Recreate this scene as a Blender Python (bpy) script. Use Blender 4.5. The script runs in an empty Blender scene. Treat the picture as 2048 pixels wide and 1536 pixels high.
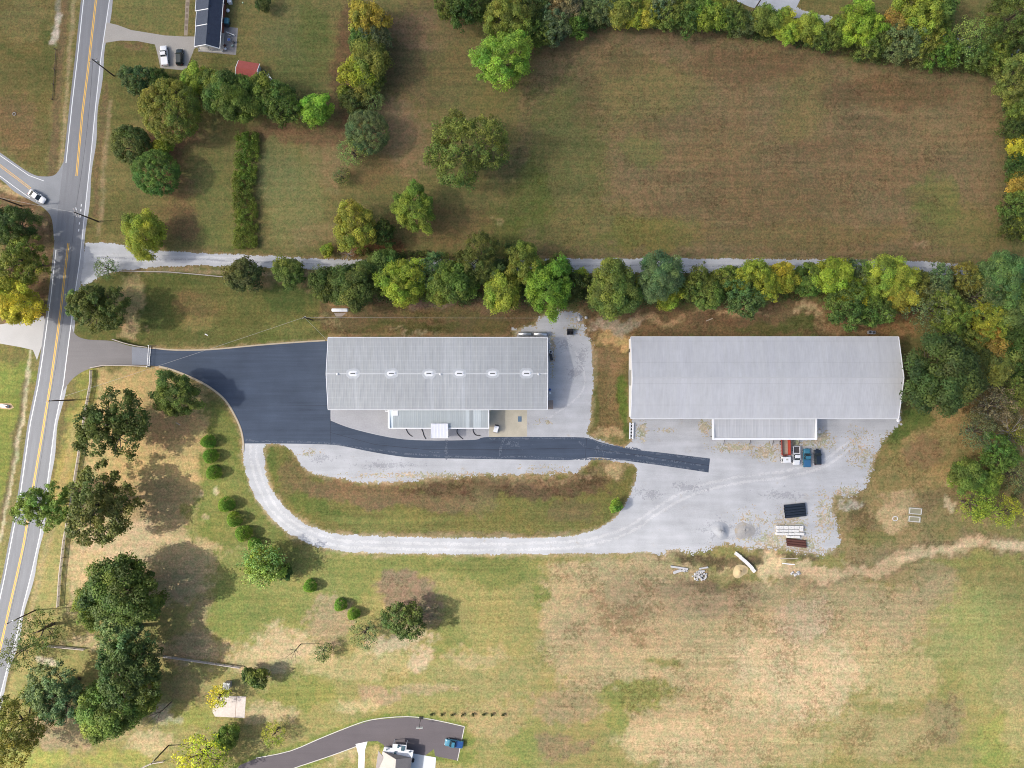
import bpy, math, random
import numpy as np
from mathutils import Vector, Matrix

# ------------------------------------------------------------------ camera, sky, sun, exposure
scene = bpy.context.scene
COL = scene.collection
H = 200.0          # camera height over the yard, metres
S = 7.2            # photograph pixels per metre on the ground
R_ = math.radians

cam_d = bpy.data.cameras.new('camera')
cam_d.sensor_width = 36.0
cam_d.lens = 36.0 * H / (2048.0 / S)
cam_d.clip_start = 0.5
cam_d.clip_end = 20000.0
cam = bpy.data.objects.new('camera', cam_d)
cam.location = (0, 0, H)
COL.objects.link(cam)
scene.camera = cam

SUN_EL = 43.0                      # degrees above the horizon
SHADOW_DIR = (0.997, 0.075)        # shadows fall to the right and a little up the picture
world = bpy.data.worlds.new('World')
scene.world = world
world.use_nodes = True
wn = world.node_tree.nodes
wl = world.node_tree.links
bg = wn['Background']
sky = wn.new('ShaderNodeTexSky')
sky.sky_type = 'NISHITA'
sky.sun_disc = False
sky.sun_elevation = R_(SUN_EL)
sky.sun_rotation = math.atan2(-SHADOW_DIR[0], -SHADOW_DIR[1])
sky.altitude = 200
sky.air_density = 1.0
sky.dust_density = 5.0
wl.new(sky.outputs[0], bg.inputs[0])
bg.inputs[1].default_value = 0.108

sun_d = bpy.data.lights.new('sun', 'SUN')
sun_d.energy = 2.65
sun_d.angle = R_(0.55)
sun_d.color = (1.0, 0.955, 0.885)
sun = bpy.data.objects.new('sun', sun_d)
sv = Vector((SHADOW_DIR[0] * math.cos(R_(SUN_EL)), SHADOW_DIR[1] * math.cos(R_(SUN_EL)), -math.sin(R_(SUN_EL))))
sun.rotation_euler = sv.to_track_quat('-Z', 'Y').to_euler()
sun.location = (-300, -20, 300)
COL.objects.link(sun)

vs = scene.view_settings
vs.view_transform = 'Standard'
vs.look = 'None'
vs.gamma = 1.0
vs.use_curve_mapping = False
vs.exposure = 1.0
scene.cycles.max_bounces = 3
scene.cycles.diffuse_bounces = 2
scene.cycles.glossy_bounces = 2
scene.cycles.transmission_bounces = 3
scene.cycles.transparent_max_bounces = 8
scene.cycles.volume_bounces = 1
scene.cycles.use_denoising = True
scene.cycles.denoising_prefilter = 'NONE'
scene.cycles.denoising_input_passes = 'RGB_ALBEDO_NORMAL'
scene.cycles.use_adaptive_sampling = False
scene.cycles.pixel_filter_type = 'BLACKMAN_HARRIS'
scene.cycles.filter_width = 1.0
scene.cycles.sample_clamp_indirect = 4.0

# ------------------------------------------------------------------ helpers
def G(px, py, z=0.0):
    """world point at height z that stands at photograph pixel (px, py)"""
    f = (H - z) / H / S
    return Vector(((px - 1024) * f, (768 - py) * f, z))

LABELS = {}
def tag(o, label=None, cat=None, group=None, kind=None):
    if label:
        if label in LABELS and group is None:
            print('DUPLICATE LABEL', label)
        LABELS[label] = 1
        o['label'] = label
    if cat: o['category'] = cat
    if group: o['group'] = group
    if kind: o['kind'] = kind
    return o

def empty(name, loc=(0, 0, 0), rz=0.0):
    o = bpy.data.objects.new(name, None)
    o.location = loc
    o.rotation_euler = (0, 0, rz)
    o.empty_display_size = 0.5
    COL.objects.link(o)
    return o

def link(name, me, parent=None, loc=None, rot=None):
    o = bpy.data.objects.new(name, me)
    COL.objects.link(o)
    if parent is not None: o.parent = parent
    if loc is not None: o.location = loc
    if rot is not None: o.rotation_euler = rot
    return o

def copy_tree(o, parent=None):
    c = o.copy()
    COL.objects.link(c)
    c.parent = parent
    for ch in o.children:
        copy_tree(ch, c)
    return c

class MB:
    """collects shapes, then links them as one mesh object"""
    def __init__(self):
        self.v = []; self.f = []; self.smooth = []
    def add(self, vs_, fs_, smooth=False):
        b = len(self.v)
        self.v.extend([tuple(p) for p in vs_])
        for f in fs_:
            self.f.append(tuple(i + b for i in f)); self.smooth.append(smooth)
        return self
    def box(self, c, s, rz=0.0, taper=1.0):
        cx, cy, cz = c; hx, hy, hz = s[0] / 2, s[1] / 2, s[2] / 2
        ca, sa = math.cos(rz), math.sin(rz)
        pts = []
        for z, t in ((-hz, 1.0), (hz, taper)):
            for x, y in ((-hx, -hy), (hx, -hy), (hx, hy), (-hx, hy)):
                x *= t; y *= t
                pts.append((cx + x * ca - y * sa, cy + x * sa + y * ca, cz + z))
        return self.add(pts, [(3, 2, 1, 0), (4, 5, 6, 7), (0, 1, 5, 4), (1, 2, 6, 5), (2, 3, 7, 6), (3, 0, 4, 7)])
    def tube(self, pts, rad, n=8, caps=True):
        pts = [Vector(p) for p in pts]
        if not hasattr(rad, '__len__'): rad = [rad] * len(pts)
        rings = []
        for i, p in enumerate(pts):
            d = (pts[min(i + 1, len(pts) - 1)] - pts[max(i - 1, 0)])
            if d.length < 1e-6: d = Vector((0, 0, 1))
            d.normalize()
            a = Vector((0, 0, 1)) if abs(d.z) < 0.9 else Vector((1, 0, 0))
            u = d.cross(a).normalized(); w = d.cross(u)
            rings.append([p + (u * math.cos(2 * math.pi * k / n) + w * math.sin(2 * math.pi * k / n)) * rad[i] for k in range(n)])
        vs_ = [q for r in rings for q in r]; fs_ = []
        for i in range(len(rings) - 1):
            for k in range(n):
                a = i * n + k; b = i * n + (k + 1) % n
                fs_.append((a, b, b + n, a + n))
        self.add(vs_, fs_, True)
        if caps:
            self.add(rings[0], [tuple(range(n))]); self.add(rings[-1], [tuple(range(n - 1, -1, -1))])
        return self
    def prism(self, pts, z0, z1):
        n = len(pts)
        area = sum(pts[i][0] * pts[(i + 1) % n][1] - pts[(i + 1) % n][0] * pts[i][1] for i in range(n))
        if area < 0: pts = pts[::-1]
        vs_ = [(p[0], p[1], z0) for p in pts] + [(p[0], p[1], z1) for p in pts]
        fs_ = [tuple(range(n - 1, -1, -1)), tuple(range(n, 2 * n))]
        fs_ += [(i, (i + 1) % n, (i + 1) % n + n, i + n) for i in range(n)]
        return self.add(vs_, fs_)
    def slab(self, quad, t):
        """quad of 3-D points with thickness t downwards"""
        q = [Vector(p) for p in quad]
        nrm = (q[1] - q[0]).cross(q[2] - q[0]).normalized()
        if nrm.z < 0: q = q[::-1]; nrm = -nrm
        n = len(q)
        lo = [p - nrm * t for p in q]
        fs_ = [tuple(range(n)), tuple(range(2 * n - 1, n - 1, -1))]
        fs_ += [(i, i + n, (i + 1) % n + n, (i + 1) % n) for i in range(n)]
        return self.add(q + lo, fs_)
    def ball(self, c, r, n=8, m=6, zs=1.0, zmin=-1):
        vs_ = []; fs_ = []
        for j in range(m + 1):
            th = math.pi * j / m
            for k in range(n):
                ph = 2 * math.pi * k / n
                vs_.append((c[0] + r * math.sin(th) * math.cos(ph), c[1] + r * math.sin(th) * math.sin(ph), c[2] + zs * r * max(zmin, math.cos(th))))
        for j in range(m):
            for k in range(n):
                a = j * n + k; b = j * n + (k + 1) % n
                fs_.append((a, a + n, b + n, b))
        return self.add(vs_, fs_, True)
    def mesh(self, name, mat):
        me = bpy.data.meshes.new(name)
        me.from_pydata(self.v, [], self.f)
        me.polygons.foreach_set('use_smooth', self.smooth)
        if mat: me.materials.append(mat)
        me.update()
        return me
    def build(self, name, mat, parent=None, loc=None, rot=None):
        return link(name, self.mesh(name, mat), parent, loc, rot)

# ------------------------------------------------------------------ procedural materials
def nt(m):
    m.use_nodes = True
    return m.node_tree.nodes, m.node_tree.links
def nd(nodes, typ, **kw):
    n = nodes.new(typ)
    for k, v in kw.items(): setattr(n, k, v)
    return n
def mathn(nodes, links, op, a, b=None, c=None, clamp=False):
    n = nodes.new('ShaderNodeMath'); n.operation = op; n.use_clamp = clamp
    for i, x in enumerate((a, b, c)):
        if x is None: continue
        if isinstance(x, (int, float)): n.inputs[i].default_value = x
        else: links.new(x, n.inputs[i])
    return n.outputs[0]
def noise(nodes, links, vec, scale, detail=4, rough=0.55, dist=0.0):
    n = nodes.new('ShaderNodeTexNoise')
    n.inputs['Scale'].default_value = scale; n.inputs['Detail'].default_value = detail
    n.inputs['Roughness'].default_value = rough; n.inputs['Distortion'].default_value = dist
    links.new(vec, n.inputs['Vector'])
    return n.outputs[0]
def mixc(nodes, links, fac, a, b, mode='MIX'):
    n = nodes.new('ShaderNodeMix'); n.data_type = 'RGBA'; n.blend_type = mode
    for sock, x in ((0, fac), (6, a), (7, b)):
        if isinstance(x, (int, float)): n.inputs[sock].default_value = x
        elif isinstance(x, tuple): n.inputs[sock].default_value = x if len(x) == 4 else x + (1,)
        else: links.new(x, n.inputs[sock])
    return n.outputs[2]
def ramp(nodes, links, fac, lo, hi):
    n = nodes.new('ShaderNodeMapRange'); n.clamp = True
    n.interpolation_type = 'SMOOTHSTEP'
    links.new(fac, n.inputs[0]); n.inputs[1].default_value = lo; n.inputs[2].default_value = hi
    return n.outputs[0]
def scaled(nodes, links, vec, s, rot=(0, 0, 0)):
    n = nodes.new('ShaderNodeMapping'); n.inputs['Scale'].default_value = s; n.inputs['Rotation'].default_value = rot
    links.new(vec, n.inputs[0]); return n.outputs[0]

MATS = {}
def pmat(name, rgb, rough=0.6, metal=0.0, var=0.18, scale=2.0, bump=0.0, spec=0.35, objcol=False, coat=0.0, world_co=False, fine=None, streak=None):
    """paint, metal, concrete and the like: base colour broken up by noise"""
    if name in MATS: return MATS[name]
    m = bpy.data.materials.new(name)
    n, l = nt(m)
    b = n['Principled BSDF']
    if world_co:
        vec = nd(n, 'ShaderNodeNewGeometry').outputs['Position']
    else:
        vec = nd(n, 'ShaderNodeTexCoord').outputs['Object']
    f1 = noise(n, l, vec, scale, 5, 0.6)
    f = mathn(n, l, 'MULTIPLY_ADD', f1, 2 * var, 1 - var)
    if fine:
        f2 = noise(n, l, vec, fine[0], 3, 0.7)
        f = mathn(n, l, 'MULTIPLY', f, mathn(n, l, 'MULTIPLY_ADD', f2, 2 * fine[1], 1 - fine[1]))
    if streak:
        f3 = noise(n, l, scaled(n, l, vec, streak[0]), 1.0, 4, 0.6)
        f = mathn(n, l, 'MULTIPLY', f, mathn(n, l, 'MULTIPLY_ADD', f3, 2 * streak[1], 1 - streak[1]))
    base = tuple(rgb) + (1,)
    if objcol:
        oi = nd(n, 'ShaderNodeObjectInfo')
        col = mixc(n, l, 1.0, base, oi.outputs['Color'], 'MULTIPLY')
    else:
        col = base
    c = mixc(n, l, 1.0, col, (0, 0, 0, 1), 'MULTIPLY')
    mx = c.node
    cb = nd(n, 'ShaderNodeCombineColor')
    for i in range(3): l.new(f, cb.inputs[i])
    l.new(cb.outputs[0], mx.inputs[7])
    l.new(c, b.inputs['Base Color'])
    b.inputs['Roughness'].default_value = rough
    b.inputs['Metallic'].default_value = metal
    b.inputs['Specular IOR Level'].default_value = spec
    b.inputs['Coat Weight'].default_value = coat
    b.inputs['Coat Roughness'].default_value = 0.15
    if bump:
        bp = nd(n, 'ShaderNodeBump'); bp.inputs['Strength'].default_value = bump; bp.inputs['Distance'].default_value = 0.05
        l.new(f1, bp.inputs['Height']); l.new(bp.outputs[0], b.inputs['Normal'])
    MATS[name] = m
    return m

def leaf_material(name, transl=0.3):
    m = bpy.data.materials.new(name)
    n, l = nt(m)
    n.remove(n['Principled BSDF'])
    out = n['Material Output']
    oi = nd(n, 'ShaderNodeObjectInfo')
    at = nd(n, 'ShaderNodeAttribute', attribute_name='tint')
    t = at.outputs['Fac']
    k = mathn(n, l, 'MULTIPLY_ADD', t, 1.22, 0.50)
    cb = nd(n, 'ShaderNodeCombineColor')
    # lighter clumps run a little yellower than dark ones
    hu = nd(n, 'ShaderNodeAttribute', attribute_name='hue').outputs['Fac']
    l.new(mathn(n, l, 'MULTIPLY', k, mathn(n, l, 'MULTIPLY_ADD', hu, 0.75, 0.62)), cb.inputs[0])
    l.new(mathn(n, l, 'MULTIPLY', k, mathn(n, l, 'MULTIPLY_ADD', hu, 0.22, 0.89)), cb.inputs[1])
    l.new(mathn(n, l, 'MULTIPLY', k, mathn(n, l, 'MULTIPLY_ADD', t, -0.3, 1.1)), cb.inputs[2])
    c = mixc(n, l, 1.0, oi.outputs['Color'], cb.outputs[0], 'MULTIPLY')
    d = nd(n, 'ShaderNodeBsdfPrincipled')
    d.inputs['Roughness'].default_value = 0.55
    d.inputs['Specular IOR Level'].default_value = 0.22
    l.new(c, d.inputs['Base Color'])
    tr = nd(n, 'ShaderNodeBsdfTranslucent')
    l.new(mixc(n, l, 1.0, c, (1.15, 1.2, 0.6, 1), 'MULTIPLY'), tr.inputs[0])
    mx = nd(n, 'ShaderNodeMixShader'); mx.inputs[0].default_value = transl
    l.new(d.outputs[0], mx.inputs[1]); l.new(tr.outputs[0], mx.inputs[2])
    l.new(mx.outputs[0], out.inputs[0])
    return m

LEAF = leaf_material('foliage')
BARK = pmat('bark', (0.11, 0.09, 0.07), 0.9, var=0.4, scale=3, bump=0.6, spec=0.1)
DEADWOOD = pmat('dead wood', (0.33, 0.30, 0.27), 0.9, var=0.25, scale=3, spec=0.1)
DARKWOOD = pmat('dark dead wood', (0.13, 0.10, 0.085), 0.9, var=0.25, scale=3, spec=0.1)
WHITE = pmat('white painted metal', (0.78, 0.79, 0.80), 0.45, var=0.05, scale=0.8)
STEEL = pmat('galvanised steel', (0.55, 0.57, 0.60), 0.4, 0.6, var=0.12, scale=1.2)
DKSTEEL = pmat('dark steel', (0.045, 0.047, 0.052), 0.5, 0.2, var=0.2, scale=2)
BLACK = pmat('black rubber', (0.02, 0.02, 0.022), 0.7, var=0.25, scale=4)
GLASS = pmat('dark glass', (0.02, 0.03, 0.035), 0.08, var=0.05, scale=1, spec=0.6)
CONCRETE = pmat('concrete', (0.50, 0.48, 0.44), 0.9, var=0.2, scale=0.5, fine=(4, 0.18), spec=0.2, world_co=True)
PALE_CONC = pmat('pale concrete', (0.62, 0.61, 0.59), 0.85, var=0.12, scale=1.2, fine=(6, 0.12), spec=0.2)
TAN_CONC = pmat('tan concrete', (0.47, 0.43, 0.34), 0.9, var=0.3, scale=0.22, fine=(3, 0.12), spec=0.2, world_co=True)
TIMBER = pmat('weathered timber', (0.42, 0.36, 0.29), 0.9, var=0.25, scale=3, spec=0.1)
GREYWOOD = pmat('grey weathered boards', (0.40, 0.36, 0.33), 0.9, var=0.25, scale=2, spec=0.1)
POLEWOOD = pmat('creosoted pole', (0.075, 0.055, 0.045), 0.9, var=0.25, scale=3, spec=0.1)
RUST = pmat('rusted steel', (0.105, 0.043, 0.033), 0.8, 0.1, var=0.35, scale=2.5)

# ------------------------------------------------------------------ numpy noise, curves, distance fields
_rng = np.random.default_rng(7)
_lat = _rng.random((4, 256, 256)).astype(np.float32)
def vnoise(x, y, k=0):
    xi = np.floor(x).astype(np.int64); yi = np.floor(y).astype(np.int64)
    fx = x - xi; fy = y - yi
    fx = fx * fx * (3 - 2 * fx); fy = fy * fy * (3 - 2 * fy)
    L = _lat[k % 4]
    a = L[xi & 255, yi & 255]; b = L[(xi + 1) & 255, yi & 255]
    c = L[xi & 255, (yi + 1) & 255]; d = L[(xi + 1) & 255, (yi + 1) & 255]
    return (a * (1 - fx) + b * fx) * (1 - fy) + (c * (1 - fx) + d * fx) * fy
def fbm(x, y, o=4, k=0, g=0.55):
    s = 0; a = 1.0; t = 0
    for i in range(o):
        s = s + a * vnoise(x * 2 ** i + 17.3 * i + 31 * k, y * 2 ** i + 9.1 * i + 57 * k, k + i); t += a; a *= g
    return s / t
def sstep(x, a, b):
    t = np.clip((x - a) / (b - a), 0, 1); return t * t * (3 - 2 * t)

def smooth(pts, closed=False, n=6):
    P = [np.array(p, float) for p in pts]; m = len(P); out = []
    rng_ = range(m) if closed else range(m - 1)
    for i in rng_:
        p1, p2 = P[i], P[(i + 1) % m]
        p0 = P[i - 1] if (closed or i > 0) else p1
        p3 = P[(i + 2) % m] if (closed or i + 2 < m) else p2
        for k in range(n):
            t = k / n
            out.append(tuple(0.5 * ((2 * p1) + (-p0 + p2) * t + (2 * p0 - 5 * p1 + 4 * p2 - p3) * t * t + (-p0 + 3 * p1 - 3 * p2 + p3) * t ** 3)))
    if not closed: out.append(tuple(P[-1]))
    return out

def polysd(px, py, pts):
    """signed distance in photograph pixels, positive inside"""
    d = np.full(px.shape, 1e9); ins = np.zeros(px.shape, bool); n = len(pts)
    for i in range(n):
        x0, y0 = pts[i]; x1, y1 = pts[(i + 1) % n]
        dx, dy = x1 - x0, y1 - y0; q = dx * dx + dy * dy
        if q < 1e-9: continue
        t = np.clip(((px - x0) * dx + (py - y0) * dy) / q, 0, 1)
        d = np.minimum(d, (px - x0 - t * dx) ** 2 + (py - y0 - t * dy) ** 2)
        if dy != 0:
            c = ((y0 > py) != (y1 > py)) & (px < (x1 - x0) * (py - y0) / dy + x0)
            ins ^= c
    d = np.sqrt(d)
    return np.where(ins, d, -d)
def linesd(px, py, pts):
    d = np.full(px.shape, 1e9)
    for i in range(len(pts) - 1):
        x0, y0 = pts[i]; x1, y1 = pts[i + 1]
        dx, dy = x1 - x0, y1 - y0; q = dx * dx + dy * dy + 1e-9
        t = np.clip(((px - x0) * dx + (py - y0) * dy) / q, 0, 1)
        d = np.minimum(d, (px - x0 - t * dx) ** 2 + (py - y0 - t * dy) ** 2)
    return np.sqrt(d)

# ------------------------------------------------------------------ cloud: its shade lies over the upper and right part of the yard
def build_cloud():
    alt = 850.0
    cot = 1 / math.tan(R_(SUN_EL))
    ox, oy = -SHADOW_DIR[0] * alt * cot, -SHADOW_DIR[1] * alt * cot
    edge = [(-560, 330), (-400, 170), (-205, 50), (-138, 6), (-78, -40), (0, -64), (90, -76), (190, -92), (360, -60), (620, 40), (760, 300), (640, 620), (250, 800), (-250, 740), (-520, 560)]
    e2 = smooth(edge, True, 5)
    xs = np.arange(-620, 800, 22.0); ys = np.arange(-140, 860, 22.0)
    X, Y = np.meshgrid(xs, ys, indexing='ij')
    sd = polysd(X, Y, e2) + (fbm(X / 60, Y / 60, 3, 1) - 0.5) * 50
    t = sstep(sd, 0, 62) * (0.85 + 0.5 * fbm(X / 140, Y / 140, 3, 2))
    v = []; f = []; idx = -np.ones(X.shape + (2,), int)
    on = t > 0.002
    grow = on.copy(); grow[1:] |= on[:-1]; grow[:-1] |= on[1:]; grow[:, 1:] |= grow[:, :-1]; grow[:, :-1] |= grow[:, 1:]
    for i in range(len(xs)):
        for j in range(len(ys)):
            if grow[i, j]:
                tt = t[i, j] * 100
                idx[i, j, 0] = len(v); v.append((X[i, j] + ox, Y[i, j] + oy, alt - tt * 0.25))
                if tt < 0.2: idx[i, j, 1] = idx[i, j, 0]
                else:
                    idx[i, j, 1] = len(v); v.append((X[i, j] + ox, Y[i, j] + oy, alt + tt * 0.75))
    for i in range(len(xs) - 1):
        for j in range(len(ys) - 1):
            q = [(i, j), (i + 1, j), (i + 1, j + 1), (i, j + 1)]
            if all(idx[a, b, 0] >= 0 for a, b in q):
                up = [idx[a, b, 1] for a, b in q]; lo = [idx[a, b, 0] for a, b in q][::-1]
                if len(set(up) & set(lo)) < 4:
                    f.append(tuple(up)); f.append(tuple(lo))
    me = bpy.data.meshes.new('cloud'); me.from_pydata(v, [], f)
    m = bpy.data.materials.new('cloud vapour'); n, l = nt(m)
    n.remove(n['Principled BSDF'])
    pv = nd(n, 'ShaderNodeVolumeScatter')
    pv.inputs['Color'].default_value = (0.97, 0.97, 0.98, 1)
    pv.inputs['Density'].default_value = CLOUD_DENSITY
    pv.inputs['Anisotropy'].default_value = 0.6
    l.new(pv.outputs[0], n['Material Output'].inputs['Volume'])
    me.materials.append(m)
    o = link('cloud', me)
    tag(o, 'broad white cloud drifting above the yard and shading the fields', 'cloud', kind='structure')
CLOUD_DENSITY = 0.0100
build_cloud()

# ================================================================== THE SETTING
# outlines in photograph pixels
ISLAND = smooth([(530, 893), (528, 920), (540, 970), (565, 1010), (600, 1040), (645, 1062), (720, 1072), (900, 1076), (1060, 1076), (1140, 1072), (1200, 1056), (1240, 1025), (1260, 990), (1273, 955), (1270, 931), (1230, 922), (1188, 917), (1168, 934), (1140, 944), (1060, 948), (950, 950), (850, 958), (750, 966), (690, 958), (640, 951), (607, 935), (592, 912), (578, 895), (555, 889)], True, 4)
YARD = smooth([(487, 880), (489, 930), (504, 980), (528, 1020), (560, 1052), (600, 1079), (650, 1097), (720, 1105), (900, 1108), (1200, 1107), (1330, 1104), (1400, 1097), (1460, 1087), (1500, 1097), (1560, 1096), (1640, 1108), (1672, 1095), (1672, 1050), (1666, 1010), (1674, 990), (1700, 994), (1728, 972), (1744, 935), (1757, 895), (1775, 866), (1796, 846)], False, 4) + [(1796, 800), (1263, 800), (1263, 884), (1246, 897), (1200, 880), (1172, 868), (1183, 846), (1184, 800), (1189, 700), (1172, 668), (1163, 628), (1110, 620), (1082, 632), (1070, 650), (1030, 660), (1030, 700), (1060, 760), (640, 790), (650, 880)]
STRIP = smooth([(1190, 690), (1186, 760), (1184, 830), (1174, 866), (1200, 880), (1247, 893), (1258, 870), (1264, 840), (1264, 690)], True, 3)
LANE = [(172, 486), (205, 485), (260, 492), (330, 502), (420, 508), (520, 511), (640, 518), (800, 520), (1000, 519), (1280, 517), (1540, 518), (1800, 521), (1900, 526), (2000, 534), (2080, 540), (2080, 560), (2000, 556), (1900, 550), (1800, 546), (1540, 546), (1280, 547), (1000, 544), (800, 543), (640, 540), (520, 535), (420, 531), (330, 533), (250, 540), (200, 552), (168, 572), (160, 560), (166, 520)]
ASPH = smooth([(300, 697), (350, 700), (420, 700), (520, 691), (600, 685), (656, 682)], False, 4) + [(680, 690), (680, 835), (661, 838)] + smooth([(661, 841), (700, 856), (760, 871), (810, 879), (870, 881), (940, 880), (958, 878), (975, 874), (1100, 874), (1168, 875), (1190, 881), (1215, 888), (1260, 898), (1330, 906), (1420, 917)], False, 3) + [(1417, 945)] + smooth([(1417, 945), (1330, 932), (1270, 924), (1215, 916), (1180, 915), (1150, 919), (1110, 920), (900, 917), (820, 915), (750, 905), (690, 893), (655, 889), (560, 887), (487, 887)], False, 3) + smooth([(487, 887), (482, 860), (470, 832), (450, 800), (420, 775), (385, 756), (345, 740), (318, 733), (300, 731)], False, 4)
ENTRY = smooth([(140, 640), (150, 668), (175, 679), (225, 682), (260, 692), (300, 697)], False, 4) + smooth([(300, 731), (240, 730), (200, 733), (170, 741), (145, 758), (124, 785)], False, 4)
TRACK = [(2080, 1092), (2010, 1090), (1960, 1080), (1900, 1098), (1840, 1108), (1790, 1125), (1740, 1140), (1700, 1150), (1640, 1158), (1580, 1150), (1545, 1125), (1528, 1100)]
BOTDRIVE = [(455, 1560), (480, 1530), (512, 1517), (580, 1503), (640, 1478), (700, 1454), (745, 1440), (815, 1434), (870, 1441), (928, 1454), (914, 1521), (870, 1512), (868, 1498), (838, 1520), (770, 1520), (768, 1490), (755, 1482), (735, 1483), (712, 1493), (660, 1512), (600, 1532), (560, 1545), (540, 1560)]
NWDRIVE = [(210, 44), (235, 50), (262, 60), (330, 71), (368, 73), (392, 73), (400, 90), (388, 98), (386, 105), (371, 141), (321, 136), (316, 112), (310, 89), (275, 82), (240, 81), (208, 86)]

BROWN = (.174, .131, .076); DKBROWN = (.098, .067, .037); OLIVE = (.152, .137, .060); GREEN = (.093, .117, .034)
LGREEN = (.205, .215, .068); TAN = (.33, .245, .13); STRAW = (.285, .22, .10); SAND = (.47, .355, .21); LITTER = (.165, .108, .066)
DKGREEN = (.062, .088, .026); SAGE = (.15, .16, .075)

def build_ground():
    fx = np.arange(-152, 152.01, 0.55); fy = np.arange(-116, 116.01, 0.55)
    far = np.array([170, 200, 260, 360, 520, 800, 1300, 2200, 4000.])
    xs = np.concatenate([-far[::-1], fx, far]); ys = np.concatenate([-far[::-1], fy, far])
    X, Y = np.meshgrid(xs, ys, indexing='ij')
    PX = X * S + 1024; PY = 768 - Y * S
    # wander the outlines so that no patch has a clean edge
    WX = PX + (fbm(PX / 46, PY / 46, 4, 0) - .5) * 46 + (fbm(PX / 11, PY / 11, 3, 1) - .5) * 24
    WY = PY + (fbm(PX / 46, PY / 46, 4, 2) - .5) * 46 + (fbm(PX / 11, PY / 11, 3, 3) - .5) * 24
    C = np.empty(X.shape + (3,)); C[:] = OLIVE
    SP = np.full(X.shape, 0.25)          # amount of dark clumps
    NZ = .6 * fbm(PX / 13, PY / 13, 3, 1) + .4 * vnoise(PX / 4.5, PY / 4.5, 2)
    NZ = np.clip((NZ - .5) * 1.7 + .5, 0, 1)
    def lay(mask, col, a=1.0, sp=None):
        mk = np.clip(mask, 0, 1); mk = sstep(mk + (NZ - .5) * 2.0 * mk * (1 - mk) * 1.7, .06, .94)
        k = np.clip(mk * a * (.86 + .28 * NZ), 0, 1)[..., None]
        C[:] = C * (1 - k) + np.array(col) * k
        if sp is not None: SP[:] = SP * (1 - k[..., 0]) + sp * k[..., 0]
    def el(cx, cy, rx, ry, col, a=1.0, rot=0.0, soft=0.55, sp=None, warp=1.0):
        c, s = math.cos(R_(rot)), math.sin(R_(rot))
        ux = WX * warp + PX * (1 - warp) - cx; uy = WY * warp + PY * (1 - warp) - cy
        d = np.hypot((ux * c + uy * s) / rx, (-ux * s + uy * c) / ry)
        lay(1 - sstep(d, 1 - soft, 1 + soft * .4), col, a, sp)
    def pg(pts, col, a=1.0, soft=8.0, sp=None, warp=1.0):
        sd = polysd(WX * warp + PX * (1 - warp), WY * warp + PY * (1 - warp), pts)
        lay(sstep(sd, -soft, soft), col, a, sp)
    def ln(pts, w, col, a=1.0, soft=3.0, sp=None, warp=0.25):
        d = linesd(WX * warp + PX * (1 - warp), WY * warp + PY * (1 - warp), pts)
        lay(1 - sstep(d, w - soft, w + soft), col, a, sp)
    # --- whole-area tones
    pg([(-400, -400), (2500, -400), (2500, 520), (-400, 520)], OLIVE, 1, 20, .15)
    pg([(150, 540), (660, 540), (660, 700), (150, 690)], (.105, .11, .04), 1, 20, .3)
    pg([(-400, 1080), (2500, 1080), (2500, 2200), (-400, 2200)], (.215, .20, .075), 1, 50, .35)
    # --- north-east mown field
    pg([(1075, 95), (1120, 60), (1200, 45), (1400, 50), (1560, 80), (1700, 115), (1850, 135), (1985, 150), (2010, 220), (2010, 520), (1080, 520), (1020, 430), (1040, 250)], BROWN, .95, 30, .45)
    el(1130, 330, 100, 200, (.115, .12, .048), .85, 0); el(1290, 180, 140, 90, OLIVE, .7); el(1180, 450, 170, 60, OLIVE, .8)
    el(1300, 470, 120, 40, (.15, .15, .045), .6); el(1060, 400, 50, 90, GREEN, .7); el(1010, 470, 60, 60, GREEN, .6)
    el(1600, 210, 60, 90, OLIVE, .55, 30); el(1700, 330, 240, 60, (.17, .122, .07), .7); el(1850, 260, 110, 60, (.185, .14, .078), .6)
    el(1780, 180, 160, 40, (.125, .085, .047), .7); el(1500, 130, 160, 40, (.14, .095, .055), .7); el(1330, 95, 100, 25, (.19, .135, .085), .6)
    el(1900, 450, 90, 60, OLIVE, .85, 20); el(1870, 400, 70, 50, (.15, .155, .055), .7, 30); el(1965, 470, 50, 50, OLIVE, .9)
    for cx, cy, rx, ry in ((1180, 200, 40, 60), (1380, 250, 150, 22), (1620, 300, 130, 20), (1480, 350, 170, 18), (1750, 250, 90, 26), (1820, 400, 60, 24), (1400, 420, 120, 16), (1680, 190, 70, 30), (1250, 130, 70, 24)): el(cx, cy, rx, ry, (.125, .09, .053), .45, 0, .7, .5)
    el(1845, 480, 22, 9, (.28, .2, .13), .8); el(1550, 400, 200, 60, (.15, .11, .06), .7); el(1620, 470, 260, 30, (.16, .125, .058), .7)
    el(1440, 290, 120, 50, (.17, .125, .066), .5); el(1280, 300, 60, 40, (.13, .15, .05), .5); el(1000, 445, 18, 6, SAND, .45)
    # --- the middle paddock
    el(850, 110, 110, 130, (.135, .105, .058), .85); el(860, 60, 90, 40, (.18, .125, .085), .6); el(900, 130, 60, 120, OLIVE, .5)
    el(800, 280, 70, 90, (.20, .145, .088), .8); el(830, 330, 80, 26, (.22, .16, .09), .7, -20); el(790, 250, 40, 60, (.24, .175, .115), .45)
    el(880, 450, 140, 50, (.145, .11, .055), .8); el(690, 170, 40, 120, (.12, .082, .05), .85); el(700, 60, 30, 70, (.12, .08, .05), .8)
    el(600, 100, 70, 110, (.115, .125, .05), .9); el(560, 60, 60, 60, (.14, .14, .065), .7); el(625, 60, 40, 50, (.095, .115, .04), .6)
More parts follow.
